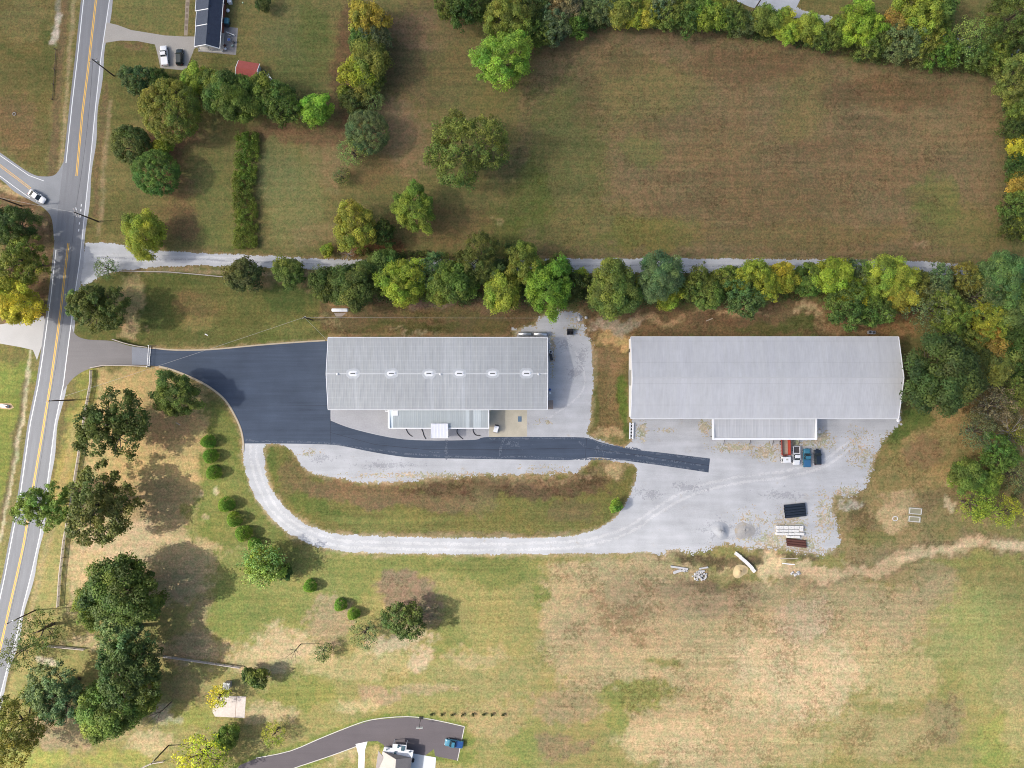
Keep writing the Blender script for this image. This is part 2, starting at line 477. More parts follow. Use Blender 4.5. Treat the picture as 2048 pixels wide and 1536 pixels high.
    el(660, 330, 60, 60, (.21, .16, .09), .75); el(590, 395, 70, 110, (.17, .17, .075), .9); el(560, 340, 50, 70, SAGE, .6); el(600, 270, 130, 26, LITTER, .8)
    el(740, 345, 60, 30, (.16, .115, .06), .7); el(640, 470, 70, 25, (.2, .16, .085), .7); el(745, 500, 90, 20, (.13, .06, .035), .75)
    el(1010, 330, 60, 40, (.09, .078, .045), .6)  # soft shade right of the big olive tree, painted into the turf
    # --- north-west lawns
    pg([(225, -60), (372, -60), (366, 70), (300, 62), (225, 40)], (.155, .15, .062), 1, 5); pg([(220, 85), (310, 90), (320, 140), (400, 140), (440, 110), (480, 130), (300, 210), (215, 300), (200, 200)], (.12, .118, .045), .9, 9)
    el(270, 95, 40, 8, (.16, .105, .065), .7); el(345, 290, 90, 40, LITTER, .9); el(370, 360, 60, 60, (.17, .12, .07), .7); el(420, 330, 60, 60, (.145, .14, .058), .8)
    el(390, 430, 90, 50, (.155, .112, .06), .65); el(430, 400, 50, 80, (.14, .145, .055), .8); el(240, 430, 60, 60, (.125, .115, .045), .8); el(445, 470, 50, 30, (.145, .15, .055), .9)
    el(290, 480, 40, 30, (.13, .10, .055), .8); el(370, 450, 40, 40, (.12, .085, .05), .7)
    pg([(-60, -60), (110, -60), (105, 200), (90, 350), (20, 310), (-60, 250)], (.125, .108, .045), 1, 6, .3)
    el(30, 250, 55, 70, (.155, .105, .058), .75); el(60, 40, 50, 60, (.16, .14, .065), .7); el(80, 150, 40, 40, (.10, .10, .04), .7); el(100, 90, 14, 50, (.08, .10, .035), .7)
    ln([(138, -40), (120, 120), (112, 250), (103, 350)], 8, (.135, .098, .06), .8, 6); ln([(150, -40), (140, 120), (128, 260), (120, 345)], 4, (.3, .24, .15), .7, 4)
    ln([(0, 88), (40, 115), (100, 145)], 5, (.08, .095, .035), .7, 5)
    ln([(118, 30), (112, 75), (106, 86)], 6, (.42, .40, .36), .85, 5); ln([(116, 0), (117, 26)], 5, (.22, .2, .19), .7, 4)
    ln([(213, 170), (205, 240), (196, 330), (190, 430)], 6, (.15, .105, .062), .75, 5); ln([(222, 200), (212, 300), (205, 400), (195, 470)], 4, (.26, .2, .125), .7, 5)
    pg([(0, 365), (60, 400), (95, 420), (108, 470), (100, 560), (88, 640), (0, 650)], (.145, .10, .062), 1, 6, .5); el(70, 440, 30, 30, (.2, .145, .095), .7); el(15, 378, 40, 8, (.38, .29, .17), .8, 30, warp=.3)
    ln([(62, 420), (92, 460), (90, 540)], 4, (.22, .16, .10), .6, 5)
    # --- the lawn between lane and yard
    el(330, 600, 70, 60, (.088, .10, .033), .8); el(300, 640, 60, 40, (.085, .098, .033), .8); el(400, 615, 60, 40, (.155, .11, .055), .7); el(400, 650, 50, 20, (.2, .165, .07), .7)
    el(480, 600, 90, 30, (.125, .12, .045), .6); el(570, 590, 60, 40, (.07, .095, .032), .8); el(580, 655, 70, 28, (.15, .15, .055), .8); el(560, 680, 60, 14, (.10, .12, .038), .8)
    el(560, 560, 120, 16, (.2, .15, .085), .7); el(260, 600, 26, 60, SAND, .45); el(265, 655, 35, 22, (.36, .26, .155), .85); el(480, 548, 110, 8, (.085, .10, .033), .7, warp=.4)
    el(340, 547, 80, 6, (.075, .098, .03), .9, warp=.3); ln([(265, 541), (360, 541), (470, 546), (620, 548)], 5, (.27, .21, .13), .8, 4)
    pg([(640, 590), (1090, 590), (1075, 645), (1030, 672), (640, 672)], (.135, .098, .055), .95, 10, .6); el(840, 600, 160, 10, (.2, .145, .115), .8); el(700, 605, 50, 18, (.27, .185, .10), .7); el(820, 655, 130, 14, (.09, .095, .036), .8); el(980, 650, 50, 20, (.11, .10, .04), .7)
    el(880, 625, 120, 10, (.13, .12, .048), .6); el(660, 645, 26, 18, (.22, .18, .10), .8); el(1000, 610, 70, 14, (.16, .11, .07), .8); ln([(660, 670), (1040, 671)], 3.5, (.26, .18, .10), .8, 3); el(830, 664, 60, 3, (.4, .32, .22), .5)
    # --- banks north and between the sheds
    pg([(1160, 610), (1830, 610), (1830, 680), (1255, 680), (1240, 690), (1165, 680)], (.17, .115, .065), .95, 8, .6)
    el(1225, 680, 40, 26, (.42, .29, .145), .9); el(1230, 645, 60, 18, (.33, .28, .22), .8); el(1320, 640, 70, 12, (.40, .275, .16), .75); el(1440, 640, 90, 18, (.15, .10, .06), .8); el(1460, 622, 90, 8, (.42, .29, .17), .7)
    el(1590, 655, 60, 20, (.095, .11, .038), .9); el(1620, 625, 40, 12, (.48, .35, .21), .85); el(1700, 655, 80, 18, (.32, .22, .13), .6); el(1530, 660, 60, 14, (.10, .098, .038), .8); el(1800, 660, 40, 30, (.28, .18, .09), .8)
    pg([(1188, 690), (1262, 690), (1262, 888), (1185, 868)], (.155, .115, .055), 1, 5, .5); el(1246, 800, 12, 70, (.085, .125, .03), .9, warp=.4); el(1225, 770, 10, 90, (.2, .145, .075), .6, warp=.4); el(1192, 800, 8, 70, (.095, .11, .036), .8, warp=.4)
    el(1215, 872, 34, 14, (.36, .265, .15), .85); el(1220, 720, 30, 30, (.22, .145, .085), .7); el(1250, 870, 8, 20, (.075, .11, .028), .8, warp=.4)
    # --- island inside the loop
    pg(ISLAND, (.135, .13, .045), 1, 8, .35, .5)
    el(720, 985, 150, 24, (.16, .108, .062), .9, 4, .4); el(960, 975, 190, 22, (.098, .064, .040), .9, 0, .5, .7); el(880, 1000, 120, 20, (.15, .105, .062), .8); el(1130, 975, 110, 34, (.105, .072, .045), .9, -4, .5, .7)
    el(900, 965, 260, 8, (.2, .14, .08), .7); el(1100, 955, 120, 10, (.24, .175, .105), .8); el(1220, 945, 40, 22, (.2, .15, .085), .8); el(1230, 938, 18, 20, SAND, .55)
    el(590, 960, 40, 50, (.135, .105, .055), .8, 40); el(545, 930, 14, 50, (.085, .115, .034), .8); el(640, 1020, 90, 20, (.09, .12, .034), .8, 25); el(760, 1040, 120, 18, (.16, .165, .058), .7); el(1150, 1030, 60, 24, (.13, .105, .055), .7); el(1060, 1010, 60, 14, (.145, .145, .052), .6)
    el(900, 1068, 300, 6, (.2, .145, .08), .75, warp=.4); el(960, 1000, 40, 30, (.17, .14, .075), .5)
    # --- the west garden under the oaks
    pg([(190, 740), (330, 740), (400, 775), (445, 830), (470, 880), (480, 940), (520, 1030), (580, 1090), (500, 1100), (430, 1180), (330, 1200), (130, 1230), (150, 1000)], (.345, .265, .135), 1, 14, .25)
    el(330, 850, 80, 50, (.29, .205, .118), .8); el(340, 930, 80, 26, (.38, .285, .14), .8); el(320, 1010, 90, 60, (.25, .19, .105), .7); el(250, 1080, 110, 50, (.38, .29, .185), .85); el(170, 770, 26, 60, (.2, .2, .06), .8)
    pg([(400, 800), (440, 800), (480, 880), (500, 960), (540, 1040), (600, 1090), (560, 1110), (470, 1090), (400, 1080), (390, 1000), (410, 940)], (.13, .15, .045), .9, 14, .2)
    el(440, 970, 50, 50, (.165, .18, .06), .6); el(400, 1040, 40, 40, (.12, .15, .042), .7); el(433, 983, 7, 10, (.5, .42, .3), .8, warp=.2); el(402, 986, 6, 9, (.42, .3, .2), .7, warp=.2); el(410, 1033, 9, 7, (.42, .3, .2), .6, warp=.2)
    pg([(60, 1000), (190, 760), (190, 740), (120, 1240), (20, 1400), (0, 1390)], (.26, .23, .085), .8, 8); el(150, 850, 12, 40, (.19, .21, .065), .7); el(170, 960, 14, 40, (.36, .28, .17), .6)
    ln([(135, 800), (112, 900), (85, 1040), (60, 1170), (35, 1280), (10, 1380)], 5, (.12, .10, .05), .75, 4); ln([(150, 850), (125, 960), (95, 1080), (70, 1190), (45, 1290)], 6, (.30, .23, .12), .6, 7)
    pg([(-80, 690), (68, 700), (60, 760), (40, 850), (10, 1000), (-80, 1100)], (.15, .17, .05), 1, 5, .2); el(20, 720, 40, 30, (.12, .1, .05), .7); ln([(60, 700), (55, 760), (44, 840), (28, 920), (12, 1010), (0, 1080)], 4, (.42, .37, .28), .8, 3); ln([(52, 760), (34, 860), (18, 950), (2, 1040)], 4, (.10, .075, .05), .7, 4)
    el(10, 760, 30, 40, (.185, .205, .06), .6)
    # --- south lawns and the big dry field
    pg([(440, 1090), (700, 1108), (1080, 1110), (1080, 1160), (900, 1150), (760, 1150), (700, 1230), (500, 1290), (420, 1260), (420, 1170)], (.15, .17, .055), .95, 26, .2)
    el(600, 1170, 90, 50, (.19, .195, .07), .7); el(460, 1230, 50, 60, (.16, .185, .055), .8); el(950, 1130, 120, 20, (.125, .14, .045), .8); el(880, 1270, 60, 60, (.15, .165, .055), .8); el(1010, 1150, 60, 30, (.13, .15, .048), .7); el(1075, 1200, 12, 40, (.12, .16, .04), .7)
    el(570, 1300, 110, 55, (.36, .285, .175), .85, 0, .8); el(660, 1240, 50, 50, (.27, .2, .12), .8); el(810, 1180, 70, 40, (.20, .128, .082), .9, 10, .4, .4); el(830, 1205, 58, 60, (.205, .135, .088), .85); el(800, 1285, 80, 24, (.38, .30, .21), .8, -14); el(700, 1330, 160, 30, (.32, .27, .13), .7)
    el(845, 1320, 30, 26, (.38, .29, .2), .8); el(600, 1390, 90, 40, (.165, .18, .052), .8); el(760, 1390, 50, 26, (.30, .2, .11), .8); el(850, 1385, 60, 14, (.30, .22, .12), .7); el(720, 1415, 60, 16, (.36, .29, .15), .7)
    pg([(1090, 1130), (1330, 1110), (1400, 1130), (1540, 1160), (1700, 1160), (1780, 1180), (1900, 1130), (1960, 1250), (1820, 1300), (1650, 1420), (1500, 1560), (1350, 1560), (1250, 1450), (1150, 1380), (1080, 1330)], (.335, .255, .138), .92, 30, .6)
    el(1300, 1200, 160, 50, (.27, .2, .12), .8, 0, .6, .75); el(1230, 1260, 140, 50, (.31, .225, .125), .8, 0, .6, .9); el(1420, 1190, 120, 40, (.25, .18, .11), .8, 5); el(1430, 1170, 90, 14, (.12, .09, .05), .7)
    el(1600, 1350, 150, 110, (.42, .33, .205), .8, 0, .8); el(1520, 1320, 70, 60, (.40, .31, .19), .6); el(1480, 1400, 80, 40, (.4, .3, .16), .7, 0, .5, .8); el(1600, 1240, 60, 60, (.38, .28, .19), .7); el(1330, 1480, 120, 50, (.42, .32, .18), .7)
    el(1260, 1390, 110, 30, (.165, .175, .055), .9); el(1330, 1330, 40, 16, (.15, .165, .05), .7); el(1130, 1410, 90, 40, (.26, .19, .105), .8, 0, .5, .5); el(1120, 1490, 80, 30, (.19, .135, .075), .8, 0, .6, .6); el(1240, 1440, 26, 50, (.16, .19, .055), .8)
    el(1045, 1490, 40, 60, (.16, .185, .06), .9); el(980, 1350, 120, 50, (.22, .20, .085), .8); el(950, 1310, 80, 20, (.30, .24, .13), .6); el(990, 1440, 80, 50, (.26, .21, .095), .8, 0, .5, .5)
    el(1960, 1290, 130, 150, (.235, .235, .10), .9, 20, .7, .2); el(1950, 1230, 70, 60, (.26, .275, .105), .75, 0, .7, .1); el(1890, 1350, 40, 40, (.2, .2, .075), .7); el(2000, 1480, 60, 60, (.22, .24, .075), .9, -30); el(1990, 1510, 60, 18, (.15, .19, .05), .6, -40)
    el(1880, 1440, 70, 60, (.2, .165, .09), .85, 0, .6, .9); el(1760, 1470, 130, 60, (.27, .23, .115), .8, 0, .6, .8); el(1580, 1500, 90, 50, (.36, .28, .135), .7, 0, .5, .7); el(1800, 1350, 90, 60, (.34, .28, .14), .7); el(2040, 1400, 50, 120, (.30, .26, .12), .7)
    # --- waste ground in the east
    pg([(1670, 1110), (1678, 1000), (1730, 980), (1748, 935), (1762, 890), (1800, 835), (1900, 800), (2100, 800), (2100, 1080), (1960, 1075), (1800, 1110), (1700, 1140)], (.235, .185, .085), 1, 10, .5)
    el(1850, 870, 60, 60, (.26, .2, .095), .8); el(1830, 840, 30, 40, (.09, .125, .035), .9, 20); el(1790, 880, 18, 40, (.085, .12, .034), .9, 30); el(1780, 940, 30, 60, (.2, .17, .075), .7); el(1850, 910, 50, 30, (.2, .14, .08), .8)
    el(1900, 960, 80, 20, (.29, .215, .105), .8); el(1880, 1000, 60, 24, (.18, .14, .075), .8); el(1800, 1010, 50, 40, (.36, .28, .175), .7); el(1780, 1035, 40, 30, (.42, .32, .185), .8); el(1720, 1040, 30, 60, (.17, .135, .07), .8, 0, .5, .8); el(1750, 1080, 60, 20, (.15, .15, .058), .8)
    el(1900, 1060, 70, 24, (.19, .175, .075), .8); el(1910, 800, 40, 60, (.33, .225, .105), .7); el(1940, 780, 60, 30, (.14, .11, .06), .8); el(2000, 1060, 60, 30, (.19, .19, .07), .7); el(1950, 1110, 140, 26, (.22, .225, .08), .8); el(1820, 1145, 120, 24, (.25, .205, .10), .8)
    el(1900, 970, 16, 8, (.5, .42, .3), .5); el(1900, 1010, 10, 16, (.55, .45, .32), .7); el(1700, 1010, 28, 14, (.42, .39, .36), .7)
    # --- sandy tracks, spoil and fringes of the gravel
    ln(TRACK, 17, (.20, .145, .085), .6, 7, .7, .9); ln(TRACK, 9, (.43, .30, .17), .92, 6, .3, .8); ln([(1960, 1082), (1900, 1097), (1800, 1122)], 5, (.52, .40, .26), .7, 4, .1, .3); ln([(2060, 1090), (1990, 1086)], 8, (.52, .42, .29), .7, 6)
    el(1540, 1130, 30, 34, (.58, .42, .22), .95, 0, .4, .2); el(1470, 1135, 30, 24, (.5, .39, .21), .8); el(1620, 1145, 90, 16, (.46, .33, .19), .9); el(1420, 1115, 120, 14, (.13, .095, .052), .85, 4, .5, .8); el(1590, 1115, 60, 10, (.12, .095, .05), .85, 6); el(1500, 1120, 20, 16, (.11, .08, .045), .8)
    el(1460, 1150, 40, 20, (.12, .13, .045), .6); el(1340, 1110, 60, 10, (.12, .10, .052), .7, -5)
    lay(sstep(polysd(PX, PY, YARD), -3, 3) * (1 - sstep(polysd(PX, PY, ISLAND), -3, 3)) * (1 - sstep(polysd(PX, PY, STRIP), -3, 3)), (.385, .345, .285), .95, .2)
    yd = polysd(PX, PY, YARD); isl = polysd(PX, PY, ISLAND)
    fr = np.minimum(np.abs(yd), np.abs(isl)) + (fbm(PX / 14, PY / 14, 3, 2) - .5) * 16
    lay((1 - sstep(fr, 1, 9)), (.30, .235, .14), .6)
    lw = np.abs(polysd(PX, PY, LANE)) + (fbm(PX / 14, PY / 14, 3, 1) - .5) * 10
    lay((1 - sstep(lw, 0, 6)), (.24, .175, .105), .6)
    ad = np.abs(polysd(PX, PY, ASPH)) ; lay((1 - sstep(ad + (fbm(PX / 12, PY / 12, 3, 3) - .5) * 8, 2, 8)), (.29, .22, .125), .7)
    bd = np.abs(polysd(PX, PY, BOTDRIVE)); lay((1 - sstep(bd, 3, 14)), (.12, .16, .04), .75)
    el(690, 1510, 40, 24, (.36, .28, .14), .8); el(752, 1510, 12, 26, (.3, .25, .11), .8, warp=.3); el(930, 1490, 18, 40, (.13, .165, .045), .8)
    # lower-left corner round the oaks
    el(120, 1460, 80, 60, (.31, .235, .135), .9); el(220, 1450, 90, 40, (.28, .225, .105), .8); el(60, 1520, 90, 30, (.24, .25, .07), .9); el(300, 1490, 60, 26, (.38, .3, .17), .8); el(380, 1430, 50, 30, (.2, .21, .06), .8); el(390, 1300, 90, 40, (.33, .245, .13), .9); el(400, 1240, 30, 60, (.26, .2, .11), .7)
    el(330, 1430, 26, 26, (.3, .265, .215), .7); el(380, 1370, 60, 26, (.24, .2, .09), .7); el(460, 1370, 40, 20, (.26, .22, .09), .7); el(190, 1290, 80, 14, (.36, .28, .17), .7); el(230, 1520, 90, 20, (.235, .245, .07), .8); el(95, 1325, 30, 8, (.5, .43, .36), .8, 12, warp=.3); el(510, 1320, 50, 30, (.36, .29, .16), .7)
    el(390, 1390, 60, 18, (.11, .085, .05), .4); el(540, 1430, 60, 26, (.34, .27, .15), .8); el(560, 1480, 60, 14, (.2, .175, .08), .7)

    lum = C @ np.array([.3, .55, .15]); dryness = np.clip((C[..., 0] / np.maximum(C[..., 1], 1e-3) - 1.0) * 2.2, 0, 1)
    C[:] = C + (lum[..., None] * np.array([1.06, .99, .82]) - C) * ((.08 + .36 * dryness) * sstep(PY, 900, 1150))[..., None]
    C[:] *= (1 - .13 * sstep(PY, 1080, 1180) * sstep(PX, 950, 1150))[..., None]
    nx, ny = X.shape
    Z = np.zeros_like(X)
    co = np.stack([X, Y, Z], -1).reshape(-1, 3).astype(np.float32)
    i = np.arange((nx - 1) * (ny - 1)); a = (i // (ny - 1)) * ny + i % (ny - 1)
    quads = np.stack([a, a + ny, a + ny + 1, a + 1], -1).astype(np.int32)
    me = bpy.data.meshes.new('ground')
    me.vertices.add(len(co)); me.vertices.foreach_set('co', co.ravel())
    me.loops.add(quads.size); me.loops.foreach_set('vertex_index', quads.ravel())
    me.polygons.add(len(quads)); me.polygons.foreach_set('loop_start', np.arange(len(quads), dtype=np.int32) * 4)
    me.update(calc_edges=True)
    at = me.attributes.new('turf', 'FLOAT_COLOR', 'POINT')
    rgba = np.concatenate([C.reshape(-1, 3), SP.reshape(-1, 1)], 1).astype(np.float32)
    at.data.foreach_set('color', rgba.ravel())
    # turf: the laid colour broken into blades, clumps, mowing streaks and bare specks
    m = bpy.data.materials.new('turf'); n, l = nt(m); b = n['Principled BSDF']
    vec = nd(n, 'ShaderNodeNewGeometry').outputs['Position']
    av = nd(n, 'ShaderNodeAttribute', attribute_name='turf')
    n_big = noise(n, l, vec, 0.09, 5, 0.62); n_mid = noise(n, l, vec, 0.55, 5, 0.65); n_fine = noise(n, l, vec, 1.7, 6, 0.85)
    st = noise(n, l, scaled(n, l, vec, (0.035, 0.75, 1)), 1.0, 4, 0.6); st2 = noise(n, l, scaled(n, l, vec, (0.5, 0.03, 1)), 1.0, 3, 0.6)
    col = av.outputs['Color']
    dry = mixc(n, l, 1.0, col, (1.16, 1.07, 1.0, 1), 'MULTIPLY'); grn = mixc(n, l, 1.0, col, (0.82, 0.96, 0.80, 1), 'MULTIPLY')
    col = mixc(n, l, ramp(n, l, n_mid, 0.36, 0.64), dry, grn)
    col = mixc(n, l, ramp(n, l, n_big, 0.35, 0.65), col, mixc(n, l, 1.0, col, (1.16, 1.06, 1.02, 1), 'MULTIPLY'))
    clump = noise(n, l, vec, 1.0, 8, 0.78, 0.4)
    herd = noise(n, l, vec, 0.10, 4, 0.6)
    amt = mathn(n, l, 'MULTIPLY', av.outputs['Alpha'], mathn(n, l, 'MULTIPLY_ADD', ramp(n, l, herd, 0.38, 0.62), 0.26, 0.02))
    thr = mathn(n, l, 'SUBTRACT', mathn(n, l, 'ADD', amt, clump), 0.625)
    col = mixc(n, l, mathn(n, l, 'MULTIPLY', ramp(n, l, thr, -0.01, 0.09), 0.62), col, mixc(n, l, 1.0, col, (0.50, 0.45, 0.41, 1), 'MULTIPLY'))
    pale = noise(n, l, vec, 1.3, 7, 0.78)
    col = mixc(n, l, mathn(n, l, 'MULTIPLY', ramp(n, l, pale, 0.56, 0.70), 0.55), col, mixc(n, l, 1.0, col, (1.5, 1.42, 1.35, 1), 'MULTIPLY'))
    k = mathn(n, l, 'MULTIPLY_ADD', n_fine, 2.8, -0.40)
    k = mathn(n, l, 'MULTIPLY', k, mathn(n, l, 'MULTIPLY_ADD', st, 0.72, 0.64)); k = mathn(n, l, 'MULTIPLY', k, mathn(n, l, 'MULTIPLY_ADD', st2, 0.24, 0.88))
    cb = nd(n, 'ShaderNodeCombineColor')
    for q in range(3): l.new(k, cb.inputs[q])
    col = mixc(n, l, 1.0, col, cb.outputs[0], 'MULTIPLY')
    l.new(col, b.inputs['Base Color']); b.inputs['Roughness'].default_value = 0.95; b.inputs['Specular IOR Level'].default_value = 0.08
    bp = nd(n, 'ShaderNodeBump'); bp.inputs['Strength'].default_value = 0.55; bp.inputs['Distance'].default_value = 0.22
    l.new(mathn(n, l, 'MULTIPLY_ADD', clump, 0.6, n_fine), bp.inputs['Height']); l.new(bp.outputs[0], b.inputs['Normal'])
    me.materials.append(m)
    o = link('ground', me); o['kind'] = 'structure'
build_ground()

def sheet(name, mask_fn, bbox, z, mat, cell=0.2, kind='structure', label=None):
    """flat sheet laid cell row by cell row where mask_fn is true, so that its edge frays"""
    x0, y0, x1, y1 = bbox
    a = G(x0, y1); b = G(x1, y0)
    xs = np.arange(a.x, b.x, cell); ys = np.arange(a.y, b.y, cell)
    X, Y = np.meshgrid(xs, ys, indexing='ij')
    M = mask_fn(X * S + 1024, 768 - Y * S, X, Y)
    v = []; f = []
    for j in range(len(ys)):
        row = M[:, j].astype(np.int8)
        d = np.diff(np.concatenate([[0], row, [0]]))
        st = np.where(d == 1)[0]; en = np.where(d == -1)[0]
        ya, yb = ys[j] - cell / 2, ys[j] + cell / 2
        for s, e in zip(st, en):
            xa, xb = xs[s] - cell / 2, xs[e - 1] + cell / 2
            n_ = len(v); v += [(xa, ya, z), (xb, ya, z), (xb, yb, z), (xa, yb, z)]; f.append((n_, n_ + 1, n_ + 2, n_ + 3))
    me = bpy.data.meshes.new(name); me.from_pydata(v, [], f); me.materials.append(mat)
    o = link(name, me); o['kind'] = kind
    if label: o['label'] = label
    return o

def gravel_material(name, rgb, dirt=(.34, .27, .17), dirt_lo=.60):
    m = bpy.data.materials.new(name); n, l = nt(m); b = n['Principled BSDF']
    vec = nd(n, 'ShaderNodeNewGeometry').outputs['Position']
    f = noise(n, l, vec, 3.4, 4, 0.8); g = noise(n, l, vec, 0.16, 5, 0.6); s = noise(n, l, scaled(n, l, vec, (0.05, 0.5, 1)), 1, 4, 0.6)
    d = noise(n, l, vec, 0.24, 6, 0.7)
    col = mixc(n, l, mathn(n, l, 'MULTIPLY', ramp(n, l, d, dirt_lo, dirt_lo + .16), 0.65), tuple(rgb), dirt)
    k = mathn(n, l, 'MULTIPLY', mathn(n, l, 'MULTIPLY_ADD', f, 0.5, 0.75), mathn(n, l, 'MULTIPLY_ADD', g, 0.62, 0.69))
    k = mathn(n, l, 'MULTIPLY', k, mathn(n, l, 'MULTIPLY_ADD', s, 0.46, 0.77))
    dark = noise(n, l, vec, 2.2, 5, 0.8)
    k = mathn(n, l, 'MULTIPLY', k, mathn(n, l, 'MULTIPLY_ADD', ramp(n, l, dark, 0.66, 0.74), -0.45, 1.0))
    cb = nd(n, 'ShaderNodeCombineColor')
    for q in range(3): l.new(k, cb.inputs[q])
    l.new(mixc(n, l, 1.0, col, cb.outputs[0], 'MULTIPLY'), b.inputs['Base Color'])
    b.inputs['Roughness'].default_value = 0.95; b.inputs['Specular IOR Level'].default_value = 0.15
    bp = nd(n, 'ShaderNodeBump'); bp.inputs['Strength'].default_value = 0.4; bp.inputs['Distance'].default_value = 0.06
    l.new(f, bp.inputs['Height']); l.new(bp.outputs[0], b.inputs['Normal'])
    return m
GRAVEL = gravel_material('limestone gravel', (.42, .426, .44))
GRAVEL_LANE = gravel_material('pale lane gravel', (.44, .445, .455), dirt=(.33, .29, .23))

def ragged(sd, X, Y, amp=9.0, k=0):
    return sd + (fbm(X / 2.2, Y / 2.2, 4, k) - .5) * amp * 1.6 + (vnoise(X / .28, Y / .28, k + 1) - .5) * amp * .75

STRIPB = STRIP
def yard_mask(PX, PY, X, Y):
    sd = np.minimum(polysd(PX, PY, YARD), -polysd(PX, PY, ISLAND)); sd = np.minimum(sd, -polysd(PX, PY, STRIPB))
    amp = np.where((PX > 1300) & (PY > 950) | (PX > 1600), 17.0, np.where((PY < 700), 13.0, 5.0))
    amp = np.where((PX > 690) & (PX < 1200) & (PY > 930) & (PY < 975), 12.0, amp)
    r = ragged(sd, X, Y, amp, 0)
    # thin places where the dirt shows through
    thin = np.zeros_like(PX)
    for cx, cy, rx, ry, k in ((1470, 895, 60, 12, 1), (1530, 905, 40, 22, .95), (1640, 880, 40, 24, 1), (1600, 886, 40, 10, 1), (1285, 862, 16, 26, .95), (1410, 855, 16, 22, 1), (1580, 1060, 46, 50, .95), (1610, 1090, 50, 30, 1), (1540, 1080, 40, 26, .95), (1650, 1030, 30, 60, .85), (1700, 985, 40, 22, .9), (1490, 1075, 30, 16, .8), (1085, 845, 22, 12, .7), (620, 905, 34, 10, .7), (1105, 700, 8, 60, .9), (1150, 650, 26, 30, .8), (1720, 900, 50, 60, .72), (850, 950, 220, 9, .85), (1090, 935, 70, 8, .7), (1330, 860, 30, 8, .8), (1500, 1040, 60, 30, .62)):
        thin = np.maximum(thin, k * np.exp(-(((PX - cx) / rx) ** 2 + ((PY - cy) / ry) ** 2)))
    spot = .62 * vnoise(X / .26, Y / .26, 2) + .38 * fbm(X / 1.1, Y / 1.1, 3, 3)
    return (r > 0) & (spot > thin * .74)
sheet('gravel_yard', yard_mask, (478, 612, 1812, 1125), 0.008, GRAVEL)
def lane_mask(PX, PY, X, Y):
    return ragged(polysd(PX, PY, LANE), X, Y, 4.0, 1) > 0
sheet('gravel_lane', lane_mask, (150, 475, 2085, 580), 0.008, GRAVEL_LANE)
TOPLANE = [(1585, 14), (1640, 28), (1690, 40), (1760, 50), (1860, 62), (1930, 78), (1990, 88), (2080, 112), (2080, 128), (1990, 104), (1920, 94), (1850, 80), (1760, 68), (1690, 54), (1640, 46), (1580, 34)]
sheet('gravel_track', lambda PX, PY, X, Y: ragged(polysd(PX, PY, TOPLANE), X, Y, 3.5, 2) > 0, (1570, 0, 2085, 140), 0.008, GRAVEL_LANE)

def flat(name, pts, z, mat, parent=None, kind='structure'):
    """a polygon laid flat, triangulated by bmesh"""
    import bmesh
    bm = bmesh.new()
    vs_ = [bm.verts.new(G(p[0], p[1], 0) + Vector((0, 0, z))) for p in pts]
    fc = bm.faces.new(vs_); fc.normal_update()
    if fc.normal.z < 0: fc.normal_flip()
    bmesh.ops.triangulate(bm, faces=[fc])
    me = bpy.data.meshes.new(name); bm.to_mesh(me); bm.free(); me.materials.append(mat)
    o = link(name, me, parent)
    if kind and parent is None: o['kind'] = kind
    return o

def asphalt(name, rgb, var=.14, st=((.4, .4, 1), .12), fine=.2, rough=.85):
    return pmat(name, rgb, rough, var=var, scale=0.13, fine=(4.0, fine), streak=st, spec=0.25, world_co=True)
ROAD_A = asphalt('worn asphalt', (.212, .217, .230), .14, ((1.3, .05, 1), .16))
SHOULDER_A = asphalt('bleached shoulder', (.34, .345, .36), .12)
ENTRY_A = asphalt('old drive asphalt', (.19, .18, .18), .16, ((.06, .9, 1), .14))
NEW_A = asphalt('fresh asphalt', (.056, .074, .108), .32, ((.05, .9, 1), .34), .2)
PATCH_A = asphalt('patched asphalt', (.21, .225, .26), .1)
BOT_A = asphalt('house drive asphalt', (.105, .092, .098), .16, ((.06, .9, 1), .12))
SIDE_A = asphalt('side road asphalt', (.25, .26, .275), .14)
LINE_W = pmat('white road paint', (.68, .69, .70), .7, var=.12, scale=1.5, fine=(5, .15), world_co=True)
LINE_Y = pmat('yellow road paint', (.74, .44, .075), .7, var=.12, scale=1.5, fine=(5, .15), world_co=True)

LEFT = [(176, -70), (167, 0), (155, 115), (144, 210), (132, 326), (122, 410), (112, 500), (102, 591), (94, 649), (85, 716), (77, 768), (60, 850), (41, 988), (26, 1065), (10, 1150), (0, 1197), (-22, 1310), (-48, 1440), (-75, 1600)]
RIGHT = [(228, -70), (219, 0), (202, 115), (191, 215), (184, 290), (174, 384), (168, 441), (160, 521), (152, 574), (142, 649), (132, 726), (127, 768), (110, 848), (96, 958), (80, 1070), (62, 1151), (45, 1217), (32, 1279), (15, 1334), (0, 1393), (-25, 1500), (-48, 1600)]
CENTRE = [(201, -70), (192, 0), (176, 140), (165, 225), (153, 352), (145, 420), (137, 486), (130, 544), (122, 616), (115, 669), (101, 768), (82, 883), (62, 1000), (47, 1090), (34, 1150), (19, 1214), (5, 1277), (-20, 1385), (-62, 1600)]
def at_y(line, y):
    p = np.array(line); return float(np.interp(y, p[:, 1], p[:, 0]))
YS = list(np.arange(-70, 1601, 15.0))
def strip(name, fl, fr, ys, z, mat, parent=None):
    v = []; f = []
    for y in ys:
        a = G(fl(y), y); b = G(fr(y), y); v += [(a.x, a.y, z), (b.x, b.y, z)]
    for i in range(len(ys) - 1): f.append((2 * i, 2 * i + 2, 2 * i + 3, 2 * i + 1))
    me = bpy.data.meshes.new(name); me.from_pydata(v, [], f); me.materials.append(mat)
    return link(name, me, parent)
L_ = lambda y: at_y(LEFT, y)
